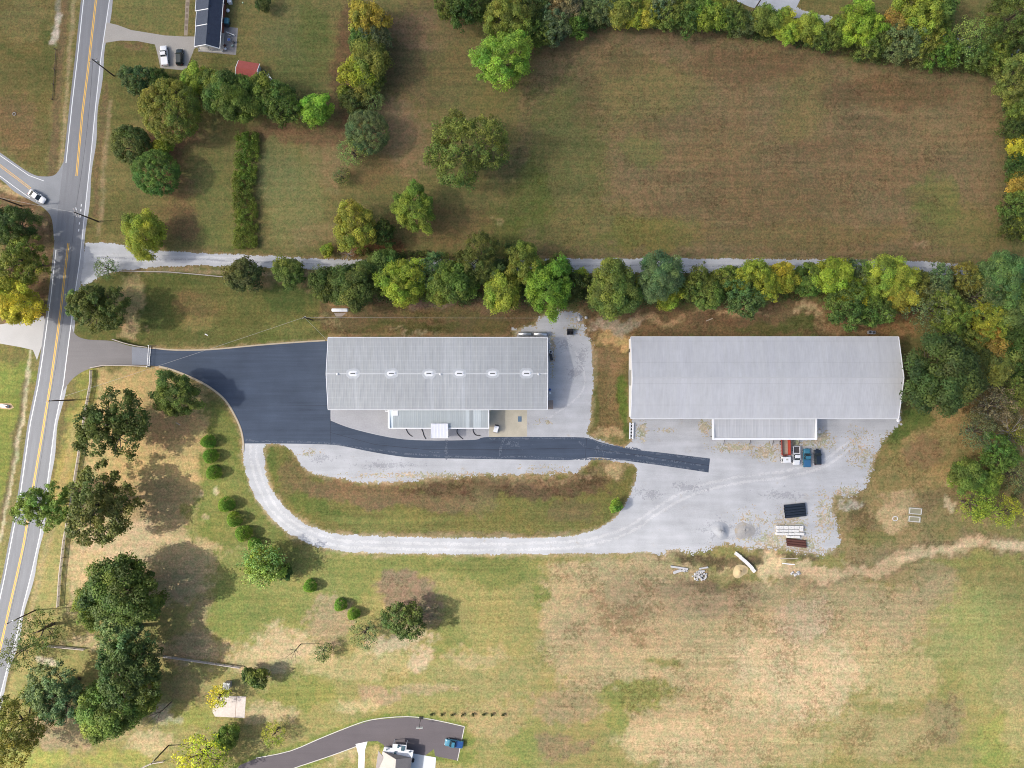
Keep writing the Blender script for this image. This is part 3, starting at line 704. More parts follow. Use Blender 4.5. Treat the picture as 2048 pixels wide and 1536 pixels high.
Rr = lambda y: at_y(RIGHT, y)
Cc = lambda y: at_y(CENTRE, y)
side_up = smooth([(-80, 250), (0, 305), (60, 346), (90, 353), (112, 348), (128, 322)], False, 4); side_lo = smooth([(108, 480), (104, 440), (92, 420), (70, 405), (30, 384), (0, 358), (-80, 308)], False, 4)
sr = flat('side_road', side_up + [(150, 340), (150, 470)] + side_lo, 0.012, SIDE_A)
road = strip('main_road', lambda y: L_(y) - 5, lambda y: Rr(y) + 1, YS, 0.016, ROAD_A); road['kind'] = 'structure'
sh = strip('road_shoulder', lambda y: Rr(y) - .5, lambda y: Rr(y) + 6.5 + 1.6 * math.sin(y * .05) + (4 if 560 < y < 600 else 0), YS, 0.010, SHOULDER_A); sh['kind'] = 'structure'
def rng_ys(a, b): return [a] + [y for y in YS if a + 2 < y < b - 2] + [b]
for a, b in ((-70, 326), (500, 1600)):
    strip('edge_line', lambda y: L_(y) - .8, lambda y: L_(y) + .9, rng_ys(a, b), 0.022, LINE_W, road)
strip('edge_line', lambda y: Rr(y) - .9, lambda y: Rr(y) + .8, rng_ys(-70, 1600), 0.022, LINE_W, road)
for a, b in ((-70, 352), (486, 1600)):
    for s in (-1.35, 1.35):
        strip('centre_line', lambda y, s=s: Cc(y) + s - .75, lambda y, s=s: Cc(y) + s + .75, rng_ys(a, b), 0.022, LINE_Y, road)
WPATH = pmat('polished wheel path', (.195, .200, .212), .8, var=.12, scale=.3, fine=(4, .15), world_co=True)
for t0, t1, fa, fb in ((.16, .34, L_, Cc), (.64, .82, L_, Cc), (.2, .38, Cc, Rr), (.66, .84, Cc, Rr)):
    strip('wheel_path', lambda y, t=t0, a=fa, b=fb: a(y) + (b(y) - a(y)) * t, lambda y, t=t1, a=fa, b=fb: a(y) + (b(y) - a(y)) * t, YS, 0.0195, WPATH, road)
for y in (408, 418, 430, 444, 458):
    strip('turn_dash', lambda q: Rr(q) - 9.5, lambda q: Rr(q) - 7.5, [y, y + 5], 0.022, LINE_W, road)
def pline(name, pts, w, z, mat, parent):
    v = []; f = []; P = [G(*p) for p in pts]
    for i, p in enumerate(P):
        d = (P[min(i + 1, len(P) - 1)] - P[max(i - 1, 0)]).normalized(); q = Vector((-d.y, d.x, 0)) * w / 2
        v += [tuple(p + q + Vector((0, 0, z))), tuple(p - q + Vector((0, 0, z)))]
    for i in range(len(P) - 1): f.append((2 * i, 2 * i + 1, 2 * i + 3, 2 * i + 2))
    me = bpy.data.meshes.new(name); me.from_pydata(v, [], f); me.materials.append(mat); return link(name, me, parent)
for s in (-.14, .14):
    pline('centre_line', [(-80, 274 + s * 14), (0, 331 + s * 14), (40, 361 + s * 14), (62, 378 + s * 14)], .14, 0.020, LINE_Y, sr)
pline('edge_line', [(-80, 256), (0, 311), (58, 351), (88, 362)], .16, 0.020, LINE_W, sr)
pline('edge_line', [(-80, 301), (0, 352), (28, 373), (60, 396)], .16, 0.020, LINE_W, sr)

flat('entry_drive', ENTRY, 0.0135, ENTRY_A)
flat('asphalt_patch', [(264, 693), (300, 697), (300, 730), (264, 729)], 0.019, PATCH_A)
flat('asphalt_drive', ASPH, 0.020, NEW_A)
flat('west_driveway', [(-60, 655), (0, 649), (50, 640), (88, 632), (94, 660), (74, 720), (66, 700), (40, 694), (0, 687), (-60, 678)], 0.012, pmat('concrete drive', (.40, .39, .38), .9, var=.14, scale=.2, fine=(4, .12), world_co=True))
flat('house_driveway', NWDRIVE, 0.0135, pmat('gritty concrete drive', (.34, .32, .29), .9, var=.14, scale=.2, fine=(3, .18), world_co=True))
flat('lower_drive', BOTDRIVE, 0.012, BOT_A)
flat('parking_apron', [(1462, -40), (1475, 3), (1500, 14), (1540, 24), (1588, 24), (1600, 0), (1606, -40)], 0.012, pmat('blotched apron', (.42, .44, .47), .8, var=.35, scale=.25, fine=(3, .15), world_co=True))

# concrete kerbs that hold the fresh asphalt
def kerb(name, pts, w, h, mat=CONCRETE):
    v = []; f = []; P = [G(*p) for p in pts]
    for i, p in enumerate(P):
        d = (P[min(i + 1, len(P) - 1)] - P[max(i - 1, 0)]).normalized(); q = Vector((-d.y, d.x, 0)) * w / 2
        for s, z in ((1, 0), (.85, h), (-.85, h), (-1, 0)): v.append(tuple(p + q * s + Vector((0, 0, z))))
    for i in range(len(P) - 1):
        for k in range(3): f.append((4 * i + k, 4 * i + 4 + k, 4 * i + 5 + k, 4 * i + 1 + k))
    f += [(0, 1, 2, 3), (4 * len(P) - 1, 4 * len(P) - 2, 4 * len(P) - 3, 4 * len(P) - 4)]
    me = bpy.data.meshes.new(name); me.from_pydata(v, [], f); me.materials.append(mat)
    o = link(name, me); o['kind'] = 'structure'; return o
kerb('kerb', smooth([(486, 905), (487, 888), (482, 860), (470, 832), (450, 800), (420, 775), (385, 756), (345, 740), (318, 733)], False, 4), .55, .12, pmat('tan kerb concrete', (.44, .37, .27), .9, var=.2, scale=.6, fine=(4, .15), world_co=True))
kerb('kerb', smooth([(306, 696), (350, 700), (420, 699), (520, 690), (600, 684), (650, 681)], False, 4), .4, .1, MATS['tan kerb concrete'])
for pts in ([(512, 1516), (580, 1502), (640, 1477), (700, 1453), (745, 1439), (815, 1433), (870, 1440), (929, 1453)], [(929, 1453), (915, 1521)], [(480, 1551), (560, 1544), (600, 1532), (660, 1512), (712, 1493)]):
    kerb('kerb', smooth(pts, False, 3), .22, .08, CONCRETE)

# wheel tracks pressed pale into the gravel, damp dark places, dust dragged over the asphalt
def dither_sheet(name, z, mat, lines=(), blobs=(), dens=.55, cell=.2, seed=0):
    pts = [p for l_, w in lines for p in l_] + [(cx + s * rx * 1.6, cy + s * ry * 1.6) for cx, cy, rx, ry in blobs for s in (-1, 1)]
    bb = (min(p[0] for p in pts) - 16, min(p[1] for p in pts) - 16, max(p[0] for p in pts) + 16, max(p[1] for p in pts) + 16)
    def mask(PX, PY, X, Y):
        m = np.zeros_like(PX)
        for l_, w in lines:
            m = np.maximum(m, 1 - sstep(linesd(PX + (fbm(X / 5, Y / 5, 2, seed) - .5) * 5, PY + (fbm(X / 5, Y / 5, 2, seed + 1) - .5) * 5, l_), w * .3, w))
        for cx, cy, rx, ry in blobs:
            m = np.maximum(m, np.exp(-(((PX - cx) / rx) ** 2 + ((PY - cy) / ry) ** 2)))
        sp = .5 * vnoise(X / .24, Y / .24, seed) + .5 * fbm(X / 1.4, Y / 1.4, 3, seed + 2)
        return (m > .03) & (sp < .18 + m * dens)
    return sheet(name, mask, bb, z, mat, cell)
def offset(pts, d):
    out = []
    for i, p in enumerate(pts):
        a = pts[max(i - 1, 0)]; b = pts[min(i + 1, len(pts) - 1)]; L = math.hypot(b[0] - a[0], b[1] - a[1]) or 1
        out.append((p[0] - (b[1] - a[1]) / L * d, p[1] + (b[0] - a[0]) / L * d))
    return out
LOOP = smooth([(507, 892), (512, 940), (528, 985), (556, 1025), (598, 1057), (650, 1080), (720, 1090), (900, 1093), (1120, 1091), (1230, 1072), (1310, 1025), (1380, 985), (1470, 960), (1560, 950), (1640, 930), (1700, 890)], False, 4)
LANEC = smooth([(180, 515), (260, 517), (330, 518), (420, 520), (520, 523), (640, 529), (800, 531), (1000, 531), (1280, 532), (1540, 532), (1800, 534), (2000, 545)], False, 4)
PALE_G = gravel_material('dusty wheel track', (.49, .49, .495), dirt_lo=.9)
DARK_G = gravel_material('damp gravel', (.33, .335, .35), dirt_lo=.9)
dither_sheet('wheel_track', .013, PALE_G, [(offset(LOOP, 6), 4.6), (offset(LOOP, -6), 4.6), (smooth([(1150, 700), (1170, 760), (1150, 800), (1100, 835)], False, 4), 3)], dens=.42, seed=1)
dither_sheet('wheel_track', .013, PALE_G, [(offset(LANEC, 5), 2.6), (offset(LANEC, -5), 2.6)], dens=.5, seed=2)
dither_sheet('damp_patch', .0165, DARK_G, [(LANEC, 2.2)], [], .4, seed=3)
dither_sheet('damp_patch', .0165, DARK_G, [], [(1165, 715, 12, 34), (1150, 745, 20, 12), (1130, 690, 14, 14), (1500, 1062, 34, 16), (1440, 1062, 34, 22), (1380, 975, 40, 10), (1560, 990, 40, 12), (1300, 990, 30, 12), (760, 930, 60, 8), (640, 918, 26, 8)], .42, seed=0)
DUST = pmat('pale dust', (.098, .118, .152), .9, var=.2, scale=1, world_co=True)
dither_sheet('dust_smear', .024, DUST, [([(893, 882), (892, 900), (893, 917)], 4), ([(1008, 876), (1003, 895), (1000, 915)], 4), ([(1160, 885), (1172, 893)], 4), ([(860, 903), (870, 904), (880, 904)], 2), (smooth([(487, 880), (560, 884), (655, 886), (750, 900), (900, 913), (1110, 916), (1270, 921), (1410, 941)], False, 3), 3.0), (smooth([(980, 876), (1165, 877), (1215, 890), (1330, 908), (1415, 919)], False, 3), 2.6), ([(1190, 900), (1300, 915), (1400, 930)], 3)], [(1200, 900, 20, 9), (1030, 890, 20, 10)], .34, cell=.16, seed=2)
SEAM = pmat('asphalt seam', (.030, .036, .05), .8, var=.2)
ad_ = bpy.data.objects['asphalt_drive']
for pts in ([(661, 838), (660.5, 889)], [(470, 812), (560, 812), (655, 811)], [(1173, 876), (1171, 915)], [(661, 865), (750, 889), (850, 899), (1000, 899), (1170, 896), (1280, 910), (1418, 931)]): pline('paving_seam', pts, .10, .0285, SEAM, ad_)

# ================================================================== TREES AND SHRUBS
def leaves_mesh(name, centers, radii, tints, n_per, size, rng, shell=0.62, squash=0.8, spread=0.75, up=0.35, mat=None):
    """leaf-sized rhombs spread through many small clumps; one mesh"""
    centers = np.asarray(centers, float); radii = np.asarray(radii, float); tints = np.asarray(tints, float)
    n_per = np.asarray(n_per, int)
    idx = np.repeat(np.arange(len(centers)), n_per); M = len(idx)
    d = rng.normal(size=(M, 3)); d /= np.linalg.norm(d, axis=1, keepdims=True)
    d[:, 2] = np.where(d[:, 2] < -0.35, -d[:, 2], d[:, 2])
    u = shell + (1 - shell) * rng.random(M) ** 0.6
    u = np.where(rng.random(M) < .14, rng.random(M) * shell, u) * (1 + .16 * rng.normal(size=M))
    p = centers[idx] + d * (radii[idx] * u)[:, None] * np.array([1, 1, squash])
    nrm = d + rng.normal(size=(M, 3)) * spread; nrm[:, 2] += up
    nrm /= np.linalg.norm(nrm, axis=1, keepdims=True)
    a = rng.normal(size=(M, 3)); t1 = np.cross(nrm, a); t1 /= np.linalg.norm(t1, axis=1, keepdims=True); t2 = np.cross(nrm, t1)
    s = size * (.65 + .7 * rng.random(M)); l1 = t1 * s[:, None] * .5; l2 = t2 * (s * .36)[:, None]
    V = np.stack([p - l1, p + l2, p + l1, p - l2], 1).reshape(-1, 3).astype(np.float32)
    me = bpy.data.meshes.new(name)
    me.vertices.add(len(V)); me.vertices.foreach_set('co', V.ravel())
    me.loops.add(4 * M); me.loops.foreach_set('vertex_index', np.arange(4 * M, dtype=np.int32))
    me.polygons.add(M); me.polygons.foreach_set('loop_start', np.arange(M, dtype=np.int32) * 4)
    me.update(calc_edges=True)
    tn = np.clip(tints[idx] * .68 + rng.random(M) * .32 + .06 * d[:, 2], 0, 1).astype(np.float32)  # leaves high in a clump lightened, top light put into the tint
    at = me.attributes.new('tint', 'FLOAT', 'FACE'); at.data.foreach_set('value', tn)
    c0 = centers.mean(0); ext = max(1e-3, float(np.abs(centers[:, :2] - c0[:2]).max())); gd = rng.random() * 6.28
    side = ((centers[:, 0] - c0[0]) * math.cos(gd) + (centers[:, 1] - c0[1]) * math.sin(gd)) / ext
    ch = np.clip(.45 + .22 * side + .38 * (rng.random(len(centers)) - .5) + .12 * np.sin(centers[:, 0] * 1.1 + gd) , 0, 1)
    hv = np.clip(ch[idx] + .3 * (rng.random(M) - .5), 0, 1).astype(np.float32)
    ah = me.attributes.new('hue', 'FLOAT', 'FACE'); ah.data.foreach_set('value', hv)
    me.materials.append(mat or LEAF)
    return me

def crown_clumps(style, R, rng):
    """clump centres of a crown of radius R round the origin"""
    cs = []; rs = []; ts = []
    ph = rng.random(8) * 6.28
    def shape(d):
        az = np.arctan2(d[1], d[0])
        k = 1 + .13 * math.sin(2 * az + ph[0]) + .12 * math.sin(3 * az + ph[1]) + .10 * math.sin(5 * az + ph[2] + 2 * d[2]) + .07 * math.sin(8 * az + ph[3] - 3 * d[2])
        return k
    if style in ('round', 'clumpy', 'fine', 'dome'):
        n = {'round': 95, 'clumpy': 72, 'fine': 190, 'dome': 200}[style]
        n = int(n * (R / 4.5) ** 1.15)
        rc0 = {'round': .95, 'clumpy': 1.12, 'fine': .66, 'dome': .62}[style]
        for i in range(n):
            z = -.45 + 1.45 * (i + rng.random()) / n; az = i * 2.39996 + rng.random() * .9
            h = math.sqrt(max(0, 1 - min(1, z) ** 2)); d = np.array([h * math.cos(az), h * math.sin(az), min(z, 1)])
            sh_ = shape(d) if style != 'dome' else 1 + .16 * (shape(d) - 1)
            f = (.86 + .13 * rng.random()) if rng.random() < .8 else (.45 + .35 * rng.random())
            if style == 'fine': f *= (.9 + .22 * rng.random())
            if style == 'dome': f = .93 + .07 * rng.random() if rng.random() < .85 else .6
            rc = rc0 * (.7 + .65 * rng.random()) * (R / 4.5) ** .35
            cs.append(d * sh_ * f * (R - rc * .55) * np.array([1, 1, .82])); rs.append(rc); ts.append(rng.random())
    elif style == 'open':
        # several big limbs, each with its own mass of clumps; sky gaps between them
        nl = rng.integers(6, 9)
        for j in range(nl):
            az = 6.28 * j / nl + rng.random() * .7; rr = (0.0 if j == 0 else .42 + .22 * rng.random())
            lc = np.array([math.cos(az) * rr * R, math.sin(az) * rr * R, (.30 if j == 0 else -.42 + .5 * rng.random()) * R])
            lr = R * (.34 + .14 * rng.random()); lt = rng.random() * .35
            for i in range(int(30 * (R / 7) ** 1.2)):
                z = -.5 + 1.5 * rng.random(); a2 = rng.random() * 6.28; h = math.sqrt(max(0, 1 - z * z)) if abs(z) < 1 else 0
                d = np.array([h * math.cos(a2), h * math.sin(a2), z])
                rc = (.55 + .5 * rng.random()) * (R / 7) ** .35
                cs.append(lc + d * lr * (.7 + .38 * rng.random()) * np.array([1, 1, .8])); rs.append(rc); ts.append(min(1, lt + .65 * rng.random()))
    elif style == 'wispy':
        for i in range(int(120 * (R / 4.5) ** 1.2)):
            z = -.5 + 1.5 * rng.random(); a2 = rng.random() * 6.28; h = math.sqrt(max(0, 1 - min(1, abs(z)) ** 2))
            d = np.array([h * math.cos(a2), h * math.sin(a2), min(z, 1)])
            cs.append(d * R * (.3 + .75 * rng.random() ** .6) * np.array([1, 1, .8])); rs.append(.5 + .35 * rng.random()); ts.append(rng.random())
    return np.array(cs), np.array(rs), np.array(ts)

def trunk_mesh(name, zc, R, rng, limbs=7, r0=None, mat=None):
    mb = MB(); r0 = r0 or (.09 * R ** .75 + .06)
    top = zc - R * .25
    lean = (rng.random(2) - .5) * .5
    P = [(0, 0, -.1), (lean[0] * .2, lean[1] * .2, top * .4), (lean[0] * .6, lean[1] * .6, top * .8), (lean[0], lean[1], zc + R * .2)]
    mb.tube(P, [r0 * 1.25, r0, r0 * .8, r0 * .35], 8)
    for i in range(limbs):
        az = 6.283 * i / limbs + rng.random() * .6; s = top * (.6 + .4 * rng.random()); L = R * (.6 + .3 * rng.random())
        e = np.array([math.cos(az) * L, math.sin(az) * L, zc + R * (-.2 + .55 * rng.random())]); b = np.array([lean[0] * .5, lean[1] * .5, s]); m = (b + e) / 2 + np.array([0, 0, -.06 * R])
        mb.tube([b, m, e], [r0 * .5, r0 * .3, r0 * .08], 6, caps=False)
        for q in range(2):
            az2 = az + (q - .5) * 1.3; e2 = m + np.array([math.cos(az2), math.sin(az2), .35]) * R * .42
            mb.tube([m, (m + e2) / 2 + np.array([0, 0, .05 * R]), e2], [r0 * .22, r0 * .14, r0 * .05], 5, caps=False)
    return mb.mesh(name, mat or BARK)

PROTO = {}
def proto(style, R, k):
    key = (style, R, k)
    if key in PROTO: return PROTO[key]
    import zlib
    rng = np.random.default_rng(zlib.crc32(repr(key).encode()))
    zc = {'round': 1.05, 'clumpy': 1.05, 'fine': 1.0, 'dome': .85, 'open': 1.15, 'wispy': 1.0}[style] * R + .4
    cs, rs, ts = crown_clumps(style, R, rng)
    cs = cs + np.array([0, 0, zc])
    dens = {'round': 76, 'clumpy': 105, 'fine': 64, 'dome': 95, 'open': 66, 'wispy': 26}[style]
    size = {'round': .40, 'clumpy': .40, 'fine': .34, 'dome': .30, 'open': .40, 'wispy': .30}[style]
    n_per = np.maximum(8, (dens * (rs / .9) ** 1.6).astype(int))
    me = leaves_mesh('crown', cs, rs, ts, n_per, size, rng, shell={'clumpy': .78, 'round': .66, 'dome': .7}.get(style, .55), spread={'clumpy': .42, 'round': .5, 'dome': .45, 'fine': .6, 'open': .55}.get(style, .7), up=.55)
    PROTO[key] = (me, trunk_mesh('trunk', zc, R, rng), zc)
    return PROTO[key]

LEAFCOL = {  # leaf albedo and the word for it
    'dark': ((.080, .116, .031), 'dark green'), 'mid': ((.130, .186, .042), 'mid green'), 'bright': ((.190, .272, .048), 'bright green'),
    'lime': ((.265, .370, .056), 'lime green'), 'yg': ((.275, .335, .050), 'yellow-green'), 'olive': ((.188, .225, .048), 'olive green'),
    'gold': ((.320, .320, .050), 'golden'), 'grey': ((.150, .192, .078), 'grey-green'), 'blue': ((.126, .186, .066), 'blue-green'),
    'orange': ((.330, .235, .060), 'orange-tinged'), 'dolive': ((.112, .140, .038), 'dark olive'), 'yellow': ((.44, .43, .050), 'bright yellow'),
    'pale': ((.230, .300, .105), 'pale green'), 'brown': ((.235, .190, .098), 'brownish')}
RADII = {'round': (2.2, 4.5, 7.0), 'clumpy': (2.6, 4.5, 7.0), 'fine': (2.2, 4.5, 7.5), 'dome': (4.5, 7.0), 'open': (4.5, 7.5), 'wispy': (2.4, 4.5)}
NVAR = {'round': 4, 'clumpy': 3, 'fine': 3, 'dome': 2, 'open': 3, 'wispy': 3}
trng = random.Random(11)
TREE_N = [0]
def tree(px, py, rp, style, col, label, group=None, name='tree', sx=1.0, rz=None, cat='tree'):
    """crown centre as the photograph shows it, crown radius in its pixels"""
    Rm = rp / S * (1.0 if style != 'dome' else 1.02)
    Rp = min(RADII[style], key=lambda q: abs(math.log(q / Rm)))
    TREE_N[0] += 1
    me, tm, zc = proto(style, Rp, TREE_N[0] % NVAR[style])
    k = Rm / Rp
    kz = k * trng.uniform(.92, 1.1)
    p = G(px, py, zc * kz)
    root = empty(name, (p.x, p.y, 0), trng.random() * 6.28 if rz is None else rz)
    root.scale = (k * sx, k / sx, kz)
    c = link('crown', me, root); t = link('trunk', tm, root)
    b = LEAFCOL[col][0]
    j = [trng.uniform(.86, 1.16), trng.uniform(.92, 1.08), trng.uniform(.85, 1.15)]
    c.color = (b[0] * j[0], b[1] * j[1], b[2] * j[2], 1)
    tag(root, label, cat, group)
    return root

ORD = ['first', 'second', 'third', 'fourth', 'fifth', 'sixth', 'seventh', 'eighth', 'ninth', 'tenth', 'eleventh', 'twelfth', 'thirteenth', 'fourteenth', 'fifteenth', 'sixteenth', 'seventeenth', 'eighteenth', 'nineteenth', 'twentieth']
def ordn(i):
    if i < 20: return ORD[i]
    t = {2: 'twenty', 3: 'thirty', 4: 'forty', 5: 'fifty'}[(i + 1) // 10]
    return (t[:-1] + 'ieth') if (i + 1) % 10 == 0 else t + '-' + ORD[(i + 1) % 10 - 1]

# --- single trees, each with its own words
SINGLE = [
 (342, 222, 57, 'dome', 'olive', 'large round olive tree, widest of the garden row below the two parked cars'),
 (263, 290, 37, 'dome', 'dolive', 'dark olive round tree beside the road above a green dome tree'),
 (313, 346, 44, 'dome', 'mid', 'green dome-shaped tree below the dark olive tree near the road'),
 (325, 294, 19, 'round', 'yg', 'small yellow-green tree squeezed between the dark olive and green dome trees'),
 (290, 471, 43, 'clumpy', 'yg', 'yellow-green round tree overhanging the start of the gravel lane'),
 (710, 455, 45, 'round', 'gold', 'golden olive tree left of the bright green tree above the lane'),
 (766, 466, 26, 'fine', 'dark', 'small dark tree tucked behind the golden tree above the lane'),
 (828, 418, 44, 'round', 'bright', 'bright green free-standing tree above the lane beside a golden tree'),
 (932, 298, 70, 'fine', 'olive', 'large greyish olive tree standing alone in the middle paddock'),
 (1006, 120, 54, 'round', 'lime', 'large lime green tree at the upper left corner of the brown field'),
 (735, 264, 42, 'dome', 'blue', 'blue-green rounded tree at the lower end of the hedgerow'),
 (705, 303, 30, 'wispy', 'pale', 'pale yellow-green thin tree below the blue-green rounded tree'),
 (682, 352, 17, 'wispy', 'grey', 'faint small grey-green bush in the dry grass below the hedgerow'),
 (632, 221, 32, 'clumpy', 'lime', 'bright lime tree at the right end of the row below the red shed'),
 (212, 537, 24, 'wispy', 'grey', 'thin grey-green sapling beside the mouth of the gravel lane'),
 (198, 612, 54, 'open', 'dolive', 'ragged dark oak at the roadside just above the entry drive'),
 (168, 612, 34, 'open', 'grey', 'loose-crowned oak reaching out across the yellow road line'),
 (487, 551, 34, 'clumpy', 'dolive', 'small dark tree on the fence line left of the lane belt'),
 (220, 848, 72, 'open', 'dark', 'large dark green oak near the road below the entry drive'),
 (352, 790, 45, 'round', 'mid', 'mid green tree beside the curved edge of the fresh asphalt'),
 (188, 1014, 76, 'open', 'dolive', 'large brownish green oak right of the road with wide shadow'),
 (84, 1012, 52, 'open', 'olive', 'leaning olive oak whose crown covers both road lanes'),
 (250, 1180, 68, 'clumpy', 'dark', 'tall dark green tree at the top of the lower left grove'),
 (195, 1205, 44, 'round', 'mid', 'fresh green tree on the road side of the lower left grove'),
 (245, 1275, 62, 'open', 'grey', 'grey-green tree in the middle of the lower left grove'),
 (250, 1345, 66, 'open', 'dark', 'dark tree below the middle of the lower left grove'),
 (78, 1262, 42, 'wispy', 'dolive', 'thin leaning tree hanging over the road edge at lower left'),
 (35, 1305, 34, 'wispy', 'dolive', 'sparse roadside tree with branches over the white line at lower left'),
 (110, 1390, 62, 'open', 'grey', 'silvery grey-green tree between the road and the lower left grove'),
 (215, 1420, 56, 'clumpy', 'mid', 'green tree at the bottom tip of the lower left grove'),
 (285, 1395, 36, 'round', 'olive', 'olive tree on the right flank of the lower left grove'),
 (32, 1452, 62, 'fine', 'olive', 'large olive green tree in the bottom left corner'),
 (525, 1130, 45, 'wispy', 'pale', 'light feathery green tree under the bend of the gravel loop'),
 (532, 1128, 36, 'fine', 'bright', 'bright green inner tree under the bend of the gravel loop'),
 (810, 1240, 38, 'fine', 'dolive', 'dark olive tree in a ring of brown litter on the south lawn'),
 (728, 1268, 30, 'wispy', 'grey', 'faint grey-green sapling left of the dark olive lawn tree'),
 (645, 1304, 18, 'wispy', 'grey', 'small grey-green sprout right of the dead tree on the lawn'),
 (438, 1394, 22, 'wispy', 'yellow', 'small yellow-leaved tree against the pale concrete slab'),
 (402, 1516, 50, 'wispy', 'yellow', 'pale yellow thin tree at the bottom edge above the lower drive'),
 (430, 1528, 30, 'wispy', 'yg', 'yellow-green sapling beside the lower drive at the bottom edge'),
 (455, 1474, 25, 'round', 'mid', 'small green tree below the pale concrete slab'),
 (548, 1468, 25, 'wispy', 'yg', 'yellow-green bush above the lower drive near its bend'),
 (1231, 1012, 13, 'round', 'bright', 'small bright green bush on the right end of the grass island'),
 (28, 450, 42, 'round', 'dark', 'dark green tree at the left edge below the side road'),
 (38, 520, 50, 'open', 'olive', 'olive tree at the left edge above the bright yellow tree'),
 (28, 602, 48, 'clumpy', 'yellow', 'bright yellow-green tree at the left edge above the west driveway'),
 (655, 500, 13, 'round', 'yg', 'tiny yellow-green bush at the upper edge of the lane'),
 (1880, 752, 72, 'clumpy', 'dark', 'very large dark clumpy tree against the right end of the long shed'),
 (1990, 812, 40, 'wispy', 'brown', 'brownish thin thicket tree right of the very large dark tree'),
 (2036, 788, 32, 'fine', 'olive', 'olive tree at the right edge level with the shed'),
 (1958, 862, 38, 'wispy', 'grey', 'grey-green loose bush left of the bare grey tree'),
 (1996, 906, 38, 'fine', 'mid', 'mid green tree below the bare grey tree at right'),
 (1930, 950, 33, 'clumpy', 'mid', 'mid green tree on the waste ground, leftmost of its clump'),
 (1974, 966, 26, 'clumpy', 'bright', 'bright green tree in the clump on the waste ground'),
 (1950, 1010, 36, 'wispy', 'yg', 'yellow-green feathery shrub at the foot of the waste ground clump'),
 (1962, 1018, 20, 'round', 'lime', 'bushy lime shrub inside the feathery one on waste ground'),
 (2012, 1022, 32, 'wispy', 'yg', 'thin yellow-green shrub at the right edge above the sandy track'),
 (2040, 950, 34, 'wispy', 'grey', 'grey-green thicket tree at the right edge above the sandy track'),
 (2035, 870, 22, 'wispy', 'olive', 'olive twiggy bush behind the bare grey tree'),
]
for a in SINGLE: tree(*a)

def belt(rows, phrase, group):
    for i, (px, py, rp, st, col) in enumerate(rows):
        tree(px, py, rp, st, col, '%s tree, %s from the left %s' % (LEAFCOL[col][1], ordn(i), phrase), group)
LANEBELT = [(578, 545, 30, 'clumpy', 'mid'), (640, 556, 26, 'wispy', 'grey'), (662, 568, 38, 'round', 'dark'), (705, 570, 48, 'clumpy', 'dolive'), (745, 545, 30, 'fine', 'grey'), (768, 535, 34, 'clumpy', 'mid'), (805, 562, 46, 'round', 'yg'), (815, 585, 28, 'clumpy', 'gold'), (862, 548, 36, 'fine', 'blue'), (882, 580, 30, 'clumpy', 'olive'), (905, 565, 40, 'clumpy', 'mid'), (924, 545, 22, 'clumpy', 'yg'), (958, 518, 44, 'fine', 'dolive'), (985, 540, 30, 'clumpy', 'dark'), (1004, 585, 38, 'clumpy', 'yg'), (1052, 530, 42, 'round', 'olive'), (1098, 575, 52, 'round', 'bright'), (1112, 545, 34, 'fine', 'mid'), (1145, 575, 32, 'fine', 'dark'), (1160, 555, 18, 'round', 'yg'), (1226, 578, 52, 'clumpy', 'olive'), (1222, 592, 40, 'clumpy', 'mid'), (1292, 575, 22, 'clumpy', 'yg'), (1320, 556, 46, 'clumpy', 'grey'), (1338, 594, 27, 'round', 'yg'), (1396, 568, 32, 'fine', 'mid'), (1415, 588, 32, 'dome', 'olive'), (1455, 556, 28, 'fine', 'olive'), (1488, 594, 40, 'fine', 'blue'), (1512, 562, 42, 'round', 'yg'), (1560, 558, 34, 'round', 'gold'), (1617, 560, 33, 'dome', 'mid'), (1664, 552, 38, 'clumpy', 'yg'), (1690, 612, 40, 'fine', 'mid'), (1704, 586, 32, 'round', 'gold'), (1720, 545, 26, 'fine', 'grey'), (1745, 622, 36, 'fine', 'mid'), (1776, 556, 46, 'clumpy', 'yg'), (1800, 590, 34, 'clumpy', 'gold'), (1832, 568, 30, 'fine', 'olive'), (1872, 568, 34, 'fine', 'grey'), (1856, 615, 46, 'wispy', 'grey'), (1895, 625, 42, 'fine', 'olive'), (1932, 556, 32, 'fine', 'olive'), (1960, 592, 42, 'wispy', 'grey'), (2004, 552, 46, 'clumpy', 'blue'), (2040, 590, 38, 'clumpy', 'mid')]
belt(LANEBELT, 'in the belt below the lane', 'trees of the belt below the gravel lane')
EASTWOOD = [(1900, 655, 30, 'wispy', 'grey'), (1935, 690, 34, 'fine', 'olive'), (1950, 722, 36, 'clumpy', 'dolive'), (1975, 645, 42, 'fine', 'gold'), (1985, 690, 38, 'clumpy', 'orange'), (1992, 725, 40, 'clumpy', 'olive'), (2018, 630, 40, 'clumpy', 'blue'), (2030, 680, 40, 'clumpy', 'dark'), (2046, 655, 26, 'fine', 'dolive'), (2048, 725, 34, 'fine', 'dark')]
belt(EASTWOOD, 'in the wood beyond the long shed', 'trees of the wood beyond the long shed')
